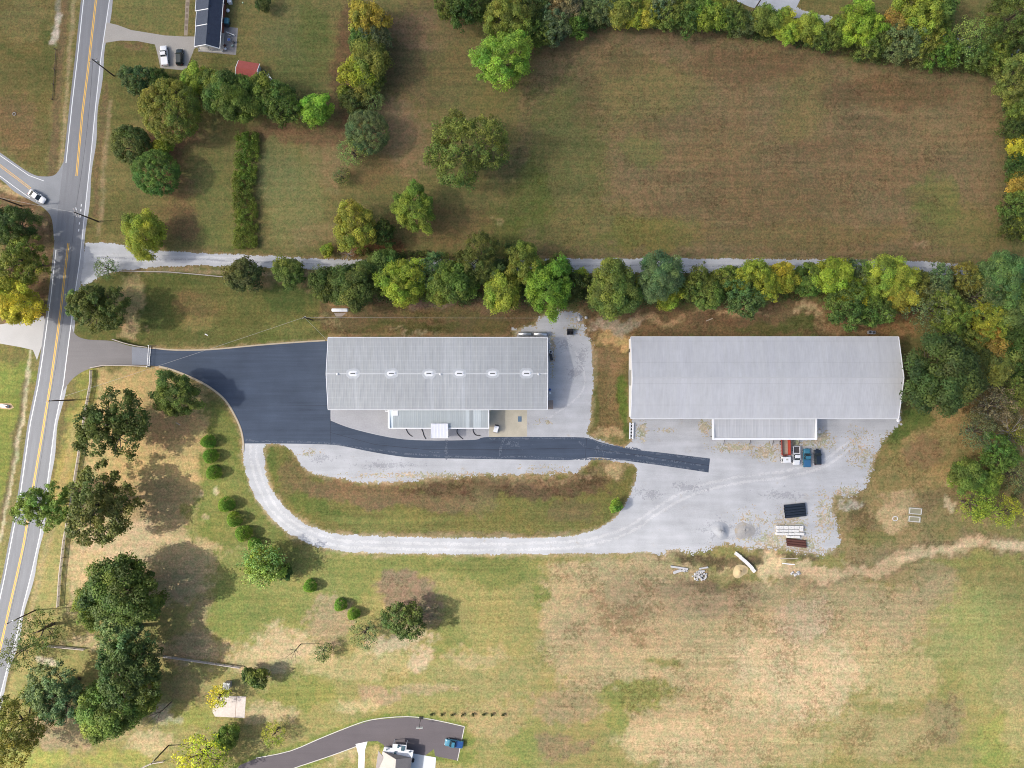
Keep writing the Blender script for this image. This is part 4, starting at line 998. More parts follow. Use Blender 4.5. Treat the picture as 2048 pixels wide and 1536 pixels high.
NORTHBELT = [(900, 12, 30, 'fine', 'mid'), (938, 14, 40, 'fine', 'dark'), (1018, 40, 46, 'round', 'olive'), (1062, 22, 38, 'fine', 'dark'), (1082, 62, 32, 'fine', 'mid'), (1108, 52, 34, 'fine', 'grey'), (1134, 18, 32, 'clumpy', 'brown'), (1152, 44, 30, 'fine', 'mid'), (1180, 22, 32, 'fine', 'grey'), (1214, 18, 30, 'fine', 'grey'), (1244, 18, 34, 'clumpy', 'olive'), (1268, 30, 26, 'round', 'gold'), (1302, 28, 26, 'clumpy', 'gold'), (1322, 14, 30, 'fine', 'grey'), (1348, 24, 34, 'fine', 'olive'), (1378, 30, 34, 'fine', 'mid'), (1412, 32, 34, 'round', 'bright'), (1440, 14, 26, 'clumpy', 'olive'), (1462, 36, 30, 'fine', 'mid'), (1490, 48, 25, 'fine', 'grey'), (1528, 42, 28, 'clumpy', 'olive'), (1560, 44, 27, 'round', 'yg'), (1580, 64, 24, 'round', 'lime'), (1618, 58, 28, 'clumpy', 'yg'), (1648, 78, 28, 'fine', 'mid'), (1684, 60, 32, 'clumpy', 'bright'), (1722, 48, 42, 'round', 'yg'), (1746, 88, 32, 'fine', 'olive'), (1792, 52, 30, 'clumpy', 'orange'), (1800, 88, 38, 'fine', 'grey'), (1836, 24, 46, 'round', 'yg'), (1872, 18, 38, 'clumpy', 'mid'), (1850, 80, 36, 'fine', 'olive'), (1838, 108, 30, 'wispy', 'grey'), (1884, 104, 36, 'fine', 'mid'), (1920, 90, 38, 'wispy', 'pale'), (1946, 68, 38, 'wispy', 'pale'), (1955, 112, 32, 'fine', 'mid'), (1990, 112, 30, 'fine', 'olive'), (2024, 36, 52, 'fine', 'dolive')]
belt(NORTHBELT, 'in the belt along the top edge', 'trees of the belt along the top edge')
EASTEDGE = [(2034, 92, 30, 'fine', 'dark'), (2032, 156, 44, 'round', 'olive'), (2044, 215, 30, 'clumpy', 'olive'), (2034, 262, 30, 'fine', 'dark'), (2038, 296, 26, 'clumpy', 'yellow'), (2034, 335, 28, 'fine', 'dark'), (2042, 368, 26, 'clumpy', 'orange'), (2036, 410, 32, 'fine', 'mid'), (2030, 448, 32, 'fine', 'dark'), (2052, 452, 30, 'clumpy', 'olive')]
for i, (px, py, rp, st, col) in enumerate(EASTEDGE):
    tree(px, py, rp, st, col, '%s tree, %s from the top along the right edge of the field' % (LEAFCOL[col][1], ordn(i)), 'trees along the right edge of the brown field')
HEDGEROW = [(736, 40, 36, 'round', 'gold'), (748, 78, 34, 'fine', 'grey'), (728, 86, 30, 'round', 'mid'), (742, 120, 38, 'clumpy', 'olive'), (718, 145, 34, 'round', 'yg'), (740, 150, 30, 'round', 'dolive'), (732, 178, 26, 'round', 'olive'), (745, 200, 24, 'wispy', 'pale'), (705, 205, 24, 'fine', 'dolive'), (690, 185, 16, 'round', 'olive')]
for i, (px, py, rp, st, col) in enumerate(HEDGEROW):
    tree(px, py, rp, st, col, '%s tree, %s from the top in the upright hedgerow left of the paddock' % (LEAFCOL[col][1], ordn(i)), 'trees of the upright hedgerow')
GARDEN = [(276, 160, 30, 'fine', 'blue'), (322, 164, 26, 'fine', 'dark'), (392, 162, 30, 'clumpy', 'yg'), (425, 172, 30, 'round', 'olive'), (464, 195, 48, 'clumpy', 'mid'), (482, 180, 30, 'clumpy', 'bright'), (525, 192, 36, 'clumpy', 'olive'), (566, 208, 38, 'fine', 'mid')]
belt(GARDEN, 'in the garden row below the dark-roofed house', 'trees of the garden row below the dark-roofed house')
for i, (px, py, r) in enumerate(((445, 172, 13), (527, 8, 16), (516, 1356, 20), (497, 1348, 14), (570, 1144, 15))):
    tree(px, py, r, 'round', ('yg', 'dark', 'dolive', 'dark', 'dark')[i], ('small yellow-green shrub touching the red shed roof', 'dark shrub cut by the top edge right of the house', 'dark shrub at the end of the board fence by the grove', 'darker small shrub left of the one by the board fence', 'dark round shrub hidden behind the light feathery tree')[i], cat='shrub', name='shrub')

# --- clipped evergreen cones on the west lawn
def cone_proto():
    rng = np.random.default_rng(5); cs = []; rs = []; ts = []
    for i in range(260):
        h = rng.random() ** .8; az = rng.random() * 6.28
        r = 1.95 * (1 - h ** 2.2) ** .62 * (.9 + .08 * math.sin(3 * az))
        cs.append((math.cos(az) * r * .93, math.sin(az) * r * .93, .25 + h * 3.3)); rs.append(.3 + .12 * rng.random()); ts.append(.25 + .5 * rng.random())
    me = leaves_mesh('foliage', cs, rs, ts, [34] * 260, .15, rng, shell=.6, squash=1.0, up=.7)
    tm = MB().tube([(0, 0, -.1), (0, 0, 1.4), (0, 0, 2.9)], [.1, .07, .02], 7).mesh('stem', BARK)
    return me, tm
CONE, CONE_T = cone_proto()
CONES = [(415, 883, 15), (420, 913, 15.5), (426, 946, 15.5), (451, 1009, 16.5), (468, 1039, 16), (486, 1068, 17), (507, 1088, 13.5), (619, 1173, 14), (680, 1211, 13.5), (706, 1228, 13.5)]
CLAB = ['topmost clipped cone shrub beside the curved asphalt', 'second clipped cone shrub down from the top, below the curved asphalt', 'third clipped cone shrub down from the top, last of the upper three', 'clipped cone shrub first in the slanting run of four', 'clipped cone shrub second in the slanting run of four', 'clipped cone shrub third in the slanting run of four', 'small clipped cone shrub last in the slanting run of four', 'clipped cone shrub alone on the lawn below the gravel loop', 'clipped cone shrub, upper of the pair near the brown litter ring', 'clipped cone shrub, lower of the pair near the brown litter ring']
for (px, py, r), lb in zip(CONES, CLAB):
    k = r / S / 2.02; p = G(px, py, 1.7 * k)
    root = empty('cone_shrub', (p.x, p.y, 0), trng.random() * 6.28); root.scale = (k, k, k * 1.05)
    c = link('foliage', CONE, root); link('stem', CONE_T, root)
    c.color = (.165 * trng.uniform(.9, 1.1), .27, .035, 1); tag(root, lb, 'shrub', 'clipped cone shrubs on the west lawn')

# --- row of young shrubs along the south drive
YS_ = leaves_mesh('foliage', [(0, 0, .35), (.2, .1, .5), (-.2, 0, .3)], [.35, .3, .3], [.4, .6, .3], [60, 50, 50], .16, np.random.default_rng(3))
for i, x in enumerate((863, 884, 905, 925, 946, 967, 984, 1006)):
    p = G(x, 1429, .3); o = empty('young_shrub', (p.x, p.y, 0), i * 1.3); o.scale = (1.15, 1.15, 1.3)
    c = link('foliage', YS_, o); c.color = (.04, .055, .02, 1)
    link('stem', CONE_T, o).scale = (.3, .3, .25)
    tag(o, 'small dark young shrub, %s from the left in the row above the lower drive' % ordn(i), 'shrub', 'young shrubs in a row above the lower drive')

# --- masses of low growth that nobody could count
def thicket(name, pts, width, n, col, label, zmax=2.2, seed=1, rad=(.6, 1.3), parent=None, kind='stuff', dens=46, size=.34):
    rng = np.random.default_rng(seed); P = [np.array(p, float) for p in pts]; cs = []; rs = []
    seg = [np.linalg.norm(P[i + 1] - P[i]) for i in range(len(P) - 1)]; tot = sum(seg)
    for i in range(n):
        t = rng.random() * tot; j = 0
        while t > seg[j] and j < len(seg) - 1: t -= seg[j]; j += 1
        a, b = P[j], P[j + 1]; d = (b - a) / max(seg[j], 1e-6); q = a + d * t + np.array([-d[1], d[0]]) * (rng.random() - .5) * width
        g = G(q[0], q[1]); r = rad[0] + (rad[1] - rad[0]) * rng.random()
        cs.append((g.x, g.y, r * .4 + rng.random() * zmax * .6)); rs.append(r)
    me = leaves_mesh(name, cs, rs, rng.random(n), [dens] * n, size, rng)
    o = link(name, me, parent); o.color = tuple(q * 1.75 for q in col) + (1,)
    if parent is None: tag(o, label, 'undergrowth', kind=kind)
    return o
thicket('undergrowth', [(650, 570), (900, 575), (1160, 575)], 64, 520, (.062, .088, .026), 'low dark undergrowth beneath the left half of the lane belt', seed=2, zmax=3.6, rad=(.6, 1.5))
thicket('undergrowth', [(1200, 585), (1400, 575), (1560, 565), (1780, 580), (1900, 590), (2060, 590)], 64, 760, (.066, .088, .027), 'low olive undergrowth beneath the right half of the lane belt', seed=3, zmax=3.6, rad=(.6, 1.5))
thicket('undergrowth', [(1060, 92), (1130, 58), (1250, 40), (1400, 50), (1530, 68), (1640, 92), (1750, 112), (1880, 128), (2000, 138)], 34, 480, (.06, .078, .026), 'low hedge-bottom growth along the top of the brown field', seed=4, zmax=2)
thicket('undergrowth', [(890, 5), (1060, 30), (1250, 10), (1450, 20)], 50, 300, (.05, .066, .024), 'undergrowth filling the top belt left of the apron', seed=5)
thicket('undergrowth', [(2022, 200), (2026, 330), (2022, 470)], 34, 190, (.038, .055, .02), 'dark hedge-bottom growth along the right side of the field', seed=6)
thicket('undergrowth', [(1900, 640), (1960, 690), (2040, 680)], 90, 200, (.05, .06, .022), 'undergrowth in the wood beyond the long shed', seed=7)
thicket('undergrowth', [(1930, 790), (1990, 830), (2040, 860)], 90, 150, (.10, .085, .04), 'brownish scrub round the bare grey tree', seed=8, dens=26, zmax=1.4)
thicket('undergrowth', [(1925, 960), (1990, 930), (2040, 980), (2000, 1010)], 60, 90, (.075, .08, .03), 'olive scrub on the waste ground at right', seed=9, dens=26, zmax=1.2)
thicket('undergrowth', [(255, 165), (340, 180), (430, 190), (560, 220), (640, 225)], 36, 170, (.04, .05, .02), 'dark undergrowth below the garden row', seed=10)
thicket('undergrowth', [(735, 30), (738, 120), (722, 190), (715, 215)], 36, 110, (.05, .058, .02), 'dark undergrowth in the upright hedgerow', seed=11)
thicket('undergrowth', [(10, 430), (40, 520), (30, 600)], 50, 90, (.055, .065, .022), 'undergrowth under the trees at the left edge', seed=12)
thicket('undergrowth', [(700, 500), (760, 506), (880, 512), (990, 508)], 14, 70, (.085, .10, .03), 'weedy growth along the upper edge of the lane', seed=13, zmax=1, rad=(.4, .9))
thicket('undergrowth', [(1010, 500), (1050, 505)], 24, 30, (.07, .09, .028), 'low growth where the belt crosses the lane', seed=14)

# hedge in the west lawn: one thing
hr = empty('hedge', G(490, 384)); hr['label'] = 'long clipped hedge standing upright alone on the west lawn'; hr['category'] = 'hedge'
def hedge():
    rng = np.random.default_rng(21); cs = []; rs = []; ts = []; o = G(490, 384)
    for i in range(520):
        t = rng.random(); y = 268 + t * 230; x = 495 - t * 3 + (rng.random() - .5) * 45 + 3 * math.sin(t * 9)
        g = G(x, y); e = min(1, abs(x - 493) / 24)
        cs.append((g.x - o.x, g.y - o.y, .4 + rng.random() * (2.2 - 1.0 * e))); rs.append(.45 + .4 * rng.random()); ts.append(np.clip((.62 if t < .4 else .22 if t < .66 else .42) + .4 * (rng.random() - .5) + .12 * math.sin(t * 17 + x * .08), 0, 1))
    c = link('foliage', leaves_mesh('foliage', cs, rs, ts, [52] * 520, .26, rng), hr); c.color = (.16, .215, .040, 1)
    mb = MB()
    for t in np.linspace(.03, .97, 22):
        g = G(494 - t * 3, 268 + t * 230); mb.tube([(g.x - o.x, g.y - o.y, -.05), (g.x - o.x + .1, g.y - o.y, 1.2)], [.06, .03], 5)
    mb.build('stem', BARK, hr)
hedge()

# --- bare and dead trees
def bare_tree(px, py, hgt, spread, mat, label, seed, name='dead_tree', n=9, lean=(0, 0), r0=.18):
    rng = np.random.default_rng(seed); p = G(px, py); root = empty(name, (p.x, p.y, 0)); tag(root, label, 'tree')
    mb = MB(); mb.tube([(0, 0, -.1), (lean[0] * .3, lean[1] * .3, hgt * .35), (lean[0] * .6, lean[1] * .6, hgt * .62)], [r0, r0 * .75, r0 * .45], 7); mb.build('trunk', mat, root)
    for i in range(n):
        mb = MB(); az = 6.28 * i / n + rng.random() * .5; b = Vector((lean[0] * .5, lean[1] * .5, hgt * (.35 + .25 * rng.random())))
        L = spread * (.6 + .4 * rng.random()); e = b + Vector((math.cos(az) * L + lean[0] * .5, math.sin(az) * L + lean[1] * .5, hgt * (.2 + .3 * rng.random()))); m = (b + e) / 2 + Vector((rng.random() - .5, rng.random() - .5, 0)) * .4
        mb.tube([b, m, e], [r0 * .38, r0 * .26, r0 * .1], 5, caps=False)
        for q in range(6):
            s = m.lerp(e, rng.random()) if q > 1 else b.lerp(m, .6 + .4 * rng.random()); a2 = az + (rng.random() - .5) * 2.2; e2 = s + Vector((math.cos(a2), math.sin(a2), .4)) * L * (.22 + .25 * rng.random())
            mb.tube([s, (s + e2) / 2 + Vector((0, 0, .1)), e2], [r0 * .16, r0 * .11, r0 * .05], 4, caps=False)
        mb.build('branch', mat, root)
    return root
bare_tree(602, 1288, 8.5, 2.2, DARKWOOD, 'slender dead tree casting a thin shadow on the south lawn', 3, n=6, lean=(-.6, -.4), r0=.15)
bare_tree(343, 1404, 11, 3.0, DARKWOOD, 'bare tree right of the lower left grove with thin branches', 4, n=7, lean=(-.6, -.4))
bare_tree(2003, 862, 7, 6.0, DEADWOOD, 'bare grey tree with spreading branches near the right edge', 5, n=16, r0=.2)
bare_tree(1880, 655, 6, 4, DEADWOOD, 'bare pale branches poking from the belt behind the long shed', 6, n=9)
bare_tree(1825, 96, 7, 3.6, DEADWOOD, 'bare pale tree in the top belt left of the feathery trees', 7, n=9)
bare_tree(700, 512, 5, 2.6, DEADWOOD, 'bare grey bush at the lane below the golden tree', 8, n=9)
bare_tree(1318, 556, 12, 3.0, DEADWOOD, 'bare grey branches rising through the grey-green tree at the lane', 9, n=6, r0=.13)

# ================================================================== BUILDINGS
def roof_metal(name, rgb, row=1.25, lw=.16):
    """ribbed sheet: the object colour times fine screw rows, streaks and grime"""
    m = bpy.data.materials.new(name); n, l = nt(m); b = n['Principled BSDF']
    vec = nd(n, 'ShaderNodeNewGeometry').outputs['Position']; oi = nd(n, 'ShaderNodeObjectInfo')
    g = noise(n, l, vec, 0.14, 5, 0.6); s = noise(n, l, scaled(n, l, vec, (1.1, 0.05, 1)), 1, 4, 0.6); f = noise(n, l, vec, 1.2, 3, 0.6)
    sx = nd(n, 'ShaderNodeSeparateXYZ'); l.new(vec, sx.inputs[0])
    fr = mathn(n, l, 'FRACT', mathn(n, l, 'DIVIDE', sx.outputs['Y'], row)); line = mathn(n, l, 'LESS_THAN', fr, lw)
    k = mathn(n, l, 'MULTIPLY', mathn(n, l, 'MULTIPLY_ADD', g, .22, .89), mathn(n, l, 'MULTIPLY_ADD', s, .30, .85))
    k = mathn(n, l, 'MULTIPLY', k, mathn(n, l, 'MULTIPLY_ADD', f, .08, .96)); k = mathn(n, l, 'MULTIPLY', k, mathn(n, l, 'MULTIPLY_ADD', line, ROWDEPTH.get(name, -.1), 1.0))
    cb = nd(n, 'ShaderNodeCombineColor')
    for q in range(3): l.new(k, cb.inputs[q])
    c = mixc(n, l, 1.0, mixc(n, l, 1.0, tuple(rgb), oi.outputs['Color'], 'MULTIPLY'), cb.outputs[0], 'MULTIPLY')
    l.new(c, b.inputs['Base Color']); b.inputs['Roughness'].default_value = .5; b.inputs['Metallic'].default_value = .15; b.inputs['Specular IOR Level'].default_value = .3
    return m
ROWDEPTH = {'older ribbed roofing': .08, 'pale ribbed roofing': -.10}
ROOF1 = roof_metal('older ribbed roofing', (.385, .40, .407)); ROOF2 = roof_metal('pale ribbed roofing', (.50, .504, .512), 5.75, .03)
WALLM = pmat('pale wall sheeting', (.66, .66, .65), .6, var=.1, scale=.4)
SHUTTER = pmat('roll-up shutter', (.38, .38, .37), .5, var=.1, scale=1)

def panel_mesh(name, w, run, drop, mat, ribs=1, rh=.016):
    """one roofing sheet: origin at its upper edge, falling towards -Y; raised ribs along it"""
    v = []; f = []; xs = [-w / 2]; zs = [0.0]
    for i in range(ribs):
        c = -w / 2 + w * (i + .5) / ribs
        for dx, dz in ((-.10, 0), (-.05, rh), (.05, rh), (.10, 0)): xs.append(c + dx); zs.append(dz)
    xs.append(w / 2); zs.append(0)
    n = len(xs)
    for t in (0, 1):
        for x, z in zip(xs, zs): v.append((x, -run * t, z - drop * t))
    for i in range(n - 1): f.append((i, i + n, i + 1 + n, i + 1))
    me = bpy.data.meshes.new(name); me.from_pydata(v, [], f); me.materials.append(mat); return me

def warehouse(name, label, eaveL, eaveR, yN, yS, ze, zr, roofmat, panel_w, tone):
    p0 = G(eaveL, yS, ze); p1 = G(eaveR, yN, ze); x0, x1, y0, y1 = p0.x, p1.x, p0.y, p1.y
    cx, cy = (x0 + x1) / 2, (y0 + y1) / 2; L, W = x1 - x0, y1 - y0
    root = empty(name, (cx, cy, 0)); tag(root, label, 'building')
    hx, hy = L / 2, W / 2; ov = .25; wx, wy = hx - ov, hy - ov
    zo = zr - (zr - ze) * wy / hy - .06
    for s in (-1, 1):   # gable walls
        mb = MB(); th = .2
        pts = [(-wy, 0), (wy, 0), (wy, zo - .1), (0, zr - .16), (-wy, zo - .1)]
        a = [(s * wx, y, z) for y, z in pts]; b = [(s * (wx - th), y, z) for y, z in pts]
        mb.add(a + b, [(0, 1, 2, 3, 4), (9, 8, 7, 6, 5)] + [(i, i + 5, (i + 1) % 5 + 5, (i + 1) % 5) for i in range(5)])
        mb.build('gable_wall', WHITE, root)
        MB().box((0, s * (wy - .1), (zo - .1) / 2), (2 * wx - .42, .2, zo - .1)).build('side_wall', WALLM, root)
    n = int(round(L / panel_w)); w = L / n
    me = panel_mesh('roof_panel', w - .004, hy, zr - ze, roofmat, 1, .013 if roofmat is ROOF1 else .007)
    rr = random.Random(3)
    for s in (1, -1):
        for i in range(n):
            o = link('roof_panel', me, root, (-hx + (i + .5) * w, 0, zr), (0, 0, 0 if s < 0 else math.pi))
            t = tone(i / n, s) * rr.uniform(.985, 1.015); o.color = (t * 1.0, t, t * rr.uniform(.995, 1.012), 1)
    mb = MB()
    for s in (-1, 1): mb.slab([(-hx, 0, zr + .055), (hx, 0, zr + .055), (hx, s * .17, zr + .05 - .17 * (zr - ze) / hy), (-hx, s * .17, zr + .05 - .17 * (zr - ze) / hy)], .01)
    mb.build('ridge_cap', pmat('ridge flashing', (.50, .515, .525), .5, var=.1, scale=.5) if roofmat is ROOF1 else pmat('pale ridge flashing', (.475, .48, .487), .5, var=.06, scale=.5), root)
    for s in (-1, 1):
        MB().box((0, s * (hy + .06), ze - .1), (L + .1, .16, .16)).build('gutter', WHITE, root)
        for t in (-1, 1):
            MB().slab([(s * (hx - .05), 0, zr + .07), (s * (hx + .14), 0, zr + .07), (s * (hx + .14), t * hy, ze + .06), (s * (hx - .05), t * hy, ze + .06)], .2).build('rake_trim', WHITE, root)
    for s in (-1, 1):
        MB().box((s * (wx + .03), 0, 2.1), (.06, 4.2, 4.2)).build('roll_up_door', SHUTTER, root)
        MB().box((s * (wx + .03), wy * .7, 1.05), (.06, 1.0, 2.1)).build('door', DKSTEEL, root)
    return root, (cx, cy, hx, hy)

def tone1(t, s):
    k = 1.0
    if .53 < t < .6: k *= 1.1
    if .6 < t < .72: k *= 1.03
    if t > .82 and s > 0: k *= .95
    if s < 0: k *= .94
    if s < 0 and (.11 < t < .13 or .46 < t < .48 or .6 < t < .61 or .75 < t < .76): k *= 1.12
    return k
B1, b1 = warehouse('warehouse', 'long grey metal-roofed shed with white ridge vents beside the fresh asphalt', 656.5, 1094.5, 675, 819, 5.0, 7.1, ROOF1, .92, tone1)
B2, b2 = warehouse('warehouse', 'longer pale metal-roofed shed at right with four vehicles in front', 1262, 1797, 674, 837, 5.2, 7.8, ROOF2, .92, lambda t, s: 1.0 if s > 0 else 1.02)
def loc1(px, py, z):
    p = G(px, py, z); return (p.x - b1[0], p.y - b1[1], z)
def loc2(px, py, z):
    p = G(px, py, z); return (p.x - b2[0], p.y - b2[1], z)
# ridge vents with sealant patches
SEAL = pmat('white roof sealant', (.70, .72, .74), .7, var=.1, scale=1); SEAL2 = pmat('thin roof sealant', (.45, .47, .49), .7, var=.15, scale=1)
for i, x in enumerate((706, 783, 858, 919, 985, 1053)):
    lx = loc1(x, 745, 7.1)[0]; sl = 2.1 / b1[3]
    v = MB(); v.box((0, 0, .16), (1.9, .5, .16)); vo = v.build('ridge_vent', WHITE, B1, (lx, 0, 7.1))
    MB().box((0, 0, .255), (1.3, .22, .03)).build('vent_slot', BLACK, vo)
    for mt, a, bb, dz in ((SEAL2, 1.9, 1.35, .052), (SEAL, 1.25, .75, .066)):
        m_ = MB(); rj = random.Random(i)
        for s in (-1, 1):
            top = [(-a, 0, 0), (a, 0, 0), (a * .92, s * bb * .55, -bb * .55 * sl), (a * .55, s * bb * rj.uniform(.8, 1.1), -bb * sl * .95), (0, s * bb, -bb * sl), (-a * .55, s * bb * rj.uniform(.8, 1.1), -bb * sl * .95), (-a * .92, s * bb * .55, -bb * .55 * sl)]
            if s < 0: top = top[::-1]
            m_.add([(p[0], p[1], p[2] + dz) for p in top], [tuple(range(7))])
        m_.build('sealant_patch', mt, B1, (lx, 0, 7.1))
for x in (675, 881, 1077):
    q = loc1(x, 748.5, 7.0); m_ = MB(); m_.tube([(0, 0, -.1), (0, 0, .45)], .16, 10); m_.tube([(0, 0, .42), (0, 0, .6)], [.3, .05], 10); m_.build('vent_pipe', WHITE, B1, (q[0], q[1], 6.95))
# lean-to on the front of the first shed
LT = pmat('lean-to sheeting', (.34, .375, .385), .5, var=.25, scale=.35, streak=((1.2, .15, 1), .2), objcol=True)
x0, y0, _ = loc1(779, 856, 3.6); x1, y1, _ = loc1(977, 819.5, 3.9)
y1 = -b1[3] - .1
n = 26; w = (x1 - x0) / n; me = panel_mesh('roof_panel', w - .004, y1 - y0, .35, LT)
for i in range(n):
    o = link('roof_panel', me, B1, (x0 + (i + .5) * w, y1, 4.0)); t = 1.0 + random.Random(i).uniform(-.05, .05)
    if i in (0, ): t = 1.9
    if i in (20, 22, 23): t = 1.3
    if i == 21: t = .8
    o.color = (t, t, t, 1)
for c, s in ((((x0 + x1) / 2, y0 - .05, 3.62), (x1 - x0 + .4, .28, .3)), ((x0 - .12, (y0 + y1) / 2, 3.9), (.5, y1 - y0, .34)), ((x1 + .06, (y0 + y1) / 2, 3.9), (.26, y1 - y0, .34)), (((x0 + x1) / 2, y1 + .02, 4.12), (x1 - x0 + .4, .34, .2))):
    MB().box(c, s).build('edge_trim', WHITE, B1)
MB().box((x0 + 1.6, y1 - .9, 4.05), (1.5, 1.4, .12)).build('roof_hatch', WHITE, B1)
MB().box(((x0 + x1) / 2, y0 + .5, 1.72), (x1 - x0 - .6, .16, 3.44)).build('lean_to_wall', WALLM, B1)
for xx in (x0 + .3, x1 - .3): MB().box((xx, (y0 + y1) / 2 + .3, 1.72), (.14, y1 - y0 - .5, 3.44)).build('lean_to_wall', WALLM, B1)
# white entrance canopy
a = loc1(862, 876, 4.3); c = loc1(896, 847, 4.3); n = 6; w = (c[0] - a[0]) / n
CAN = pmat('white canopy sheeting', (.66, .67, .72), .45, var=.04, scale=.6, objcol=True)
me = panel_mesh('canopy_panel', w - .01, c[1] - a[1], .12, CAN)
for i in range(n): link('canopy_panel', me, B1, (a[0] + (i + .5) * w, c[1], 4.42))
for cc, s in ((((a[0] + c[0]) / 2, a[1], 4.2), (c[0] - a[0] + .1, .08, .3)), ((a[0], (a[1] + c[1]) / 2, 4.24), (.08, c[1] - a[1], .3)), ((c[0], (a[1] + c[1]) / 2, 4.24), (.08, c[1] - a[1], .3))): MB().box(cc, s).build('canopy_fascia', WHITE, B1)
for xx in (a[0] + .2, c[0] - .2): MB().tube([(xx, a[1] + .2, 0), (xx, a[1] + .2, 4.1)], .08, 8).build('canopy_post', WHITE, B1)
# small fittings on the shed walls
for px, py, s, z in ((655.5, 685, (.9, 1.3, .2), 2.7), (655.5, 808, (.9, 1.2, .2), 2.7)):
    q = loc1(px, py, z); MB().box((-b1[2] - .1, q[1], z), s).build('door_canopy', pmat('beige awning', (.5, .46, .42), .7), B1)
q = loc1(774, 822, 3.2); MB().tube([(q[0] - .5, q[1], 3.2), (q[0] + .6, q[1], 3.2)], .28, 10).build('wall_light', WHITE, B1)
# lean-to on the second shed
x0, y0, _ = loc2(1427, 877, 3.8); x1, _, _ = loc2(1630, 877, 3.8); y1 = -b2[3] - .1
n = 30; w = (x1 - x0) / n; me = panel_mesh('roof_panel', w - .004, y1 - y0, .4, ROOF2)
for i in range(n):
    o = link('roof_panel', me, B2, (x0 + (i + .5) * w, y1, 4.3)); t = .97 + random.Random(i + 90).uniform(-.03, .03); o.color = (t, t, t, 1)
for c, s in ((((x0 + x1) / 2, y0 - .1, 3.92), (x1 - x0 + .8, .5, .45)), ((x0 - .2, (y0 + y1) / 2, 4.15), (.55, y1 - y0, .45)), ((x1 + .15, (y0 + y1) / 2, 4.15), (.4, y1 - y0, .45)), (((x0 + x1) / 2, y1 + .02, 4.42), (x1 - x0 + .4, .3, .2))): MB().box(c, s).build('edge_trim', WHITE, B2)
for i in range(6): MB().tube([(x0 + .3 + i * (x1 - x0 - .6) / 5, y0 + .3, 0), (x0 + .3 + i * (x1 - x0 - .6) / 5, y0 + .3, 3.7)], .09, 8).build('post', DKSTEEL, B2)
for px in (1446, 1498, 1544, 1596):
    q = loc2(px, 879, 0); MB().tube([(q[0], y0 - .1, 3.6), (q[0], y0 - .5, 1.5), (q[0] + .15, y0 - 1.9, .06)], .07, 7).build('downspout', DKSTEEL, B2)
for px in (1284, 1330, 1385): MB().box((loc2(px, 838, 0)[0], -b2[3] + .2, 1.8), (4, .06, 3.6)).build('roll_up_door', SHUTTER, B2)

# hoses that run off the lean-to of the first shed
HO = ['leftmost of four black drain hoses curling out from the lean-to', 'second black drain hose left of the white canopy', 'black drain hose just right of the white canopy', 'rightmost of four black drain hoses curling out from the lean-to']
for pts, lb in zip((((812, 857), (815, 864), (819, 869), (825, 873)), ((843, 857), (846, 864), (848, 871), (852, 878)), ((915, 857), (914, 864), (918, 871), (926, 878)), ((946, 857), (947, 864), (952, 870), (961, 871))), HO):
    mb = MB(); P = [G(*pts[0], 3.4)]; P[0].z = 2.6
    sm = smooth(pts, False, 4); P += [Vector((G(x, y).x, G(x, y).y, .1)) for x, y in sm]
    mb.tube(P, .11, 7); tag(mb.build('drain_hose', BLACK), lb, 'hose', 'black drain hoses by the lean-to')

flat('concrete_pad', [(978, 815), (1054, 815), (1054, 873), (978, 874)], 0.032, TAN_CONC)
flat('lean_to_apron', [(661, 817), (778, 817), (978, 817), (976, 873), (945, 879), (890, 880), (820, 878), (760, 870), (700, 855), (661, 841)], 0.024, pmat('gritty apron', (.37, .37, .385), .9, var=.16, scale=.3, fine=(2.5, .2), world_co=True))
tag(MB().box((0, 0, .04), (1.0, 1.5, .06)).build('floor_hatch', pmat('blue-grey steel plate', (.12, .19, .27), .5, .3), None, G(1039.5, 838) + Vector((0, 0, .03))), 'blue-grey steel hatch plate on the tan concrete pad', 'hatch')

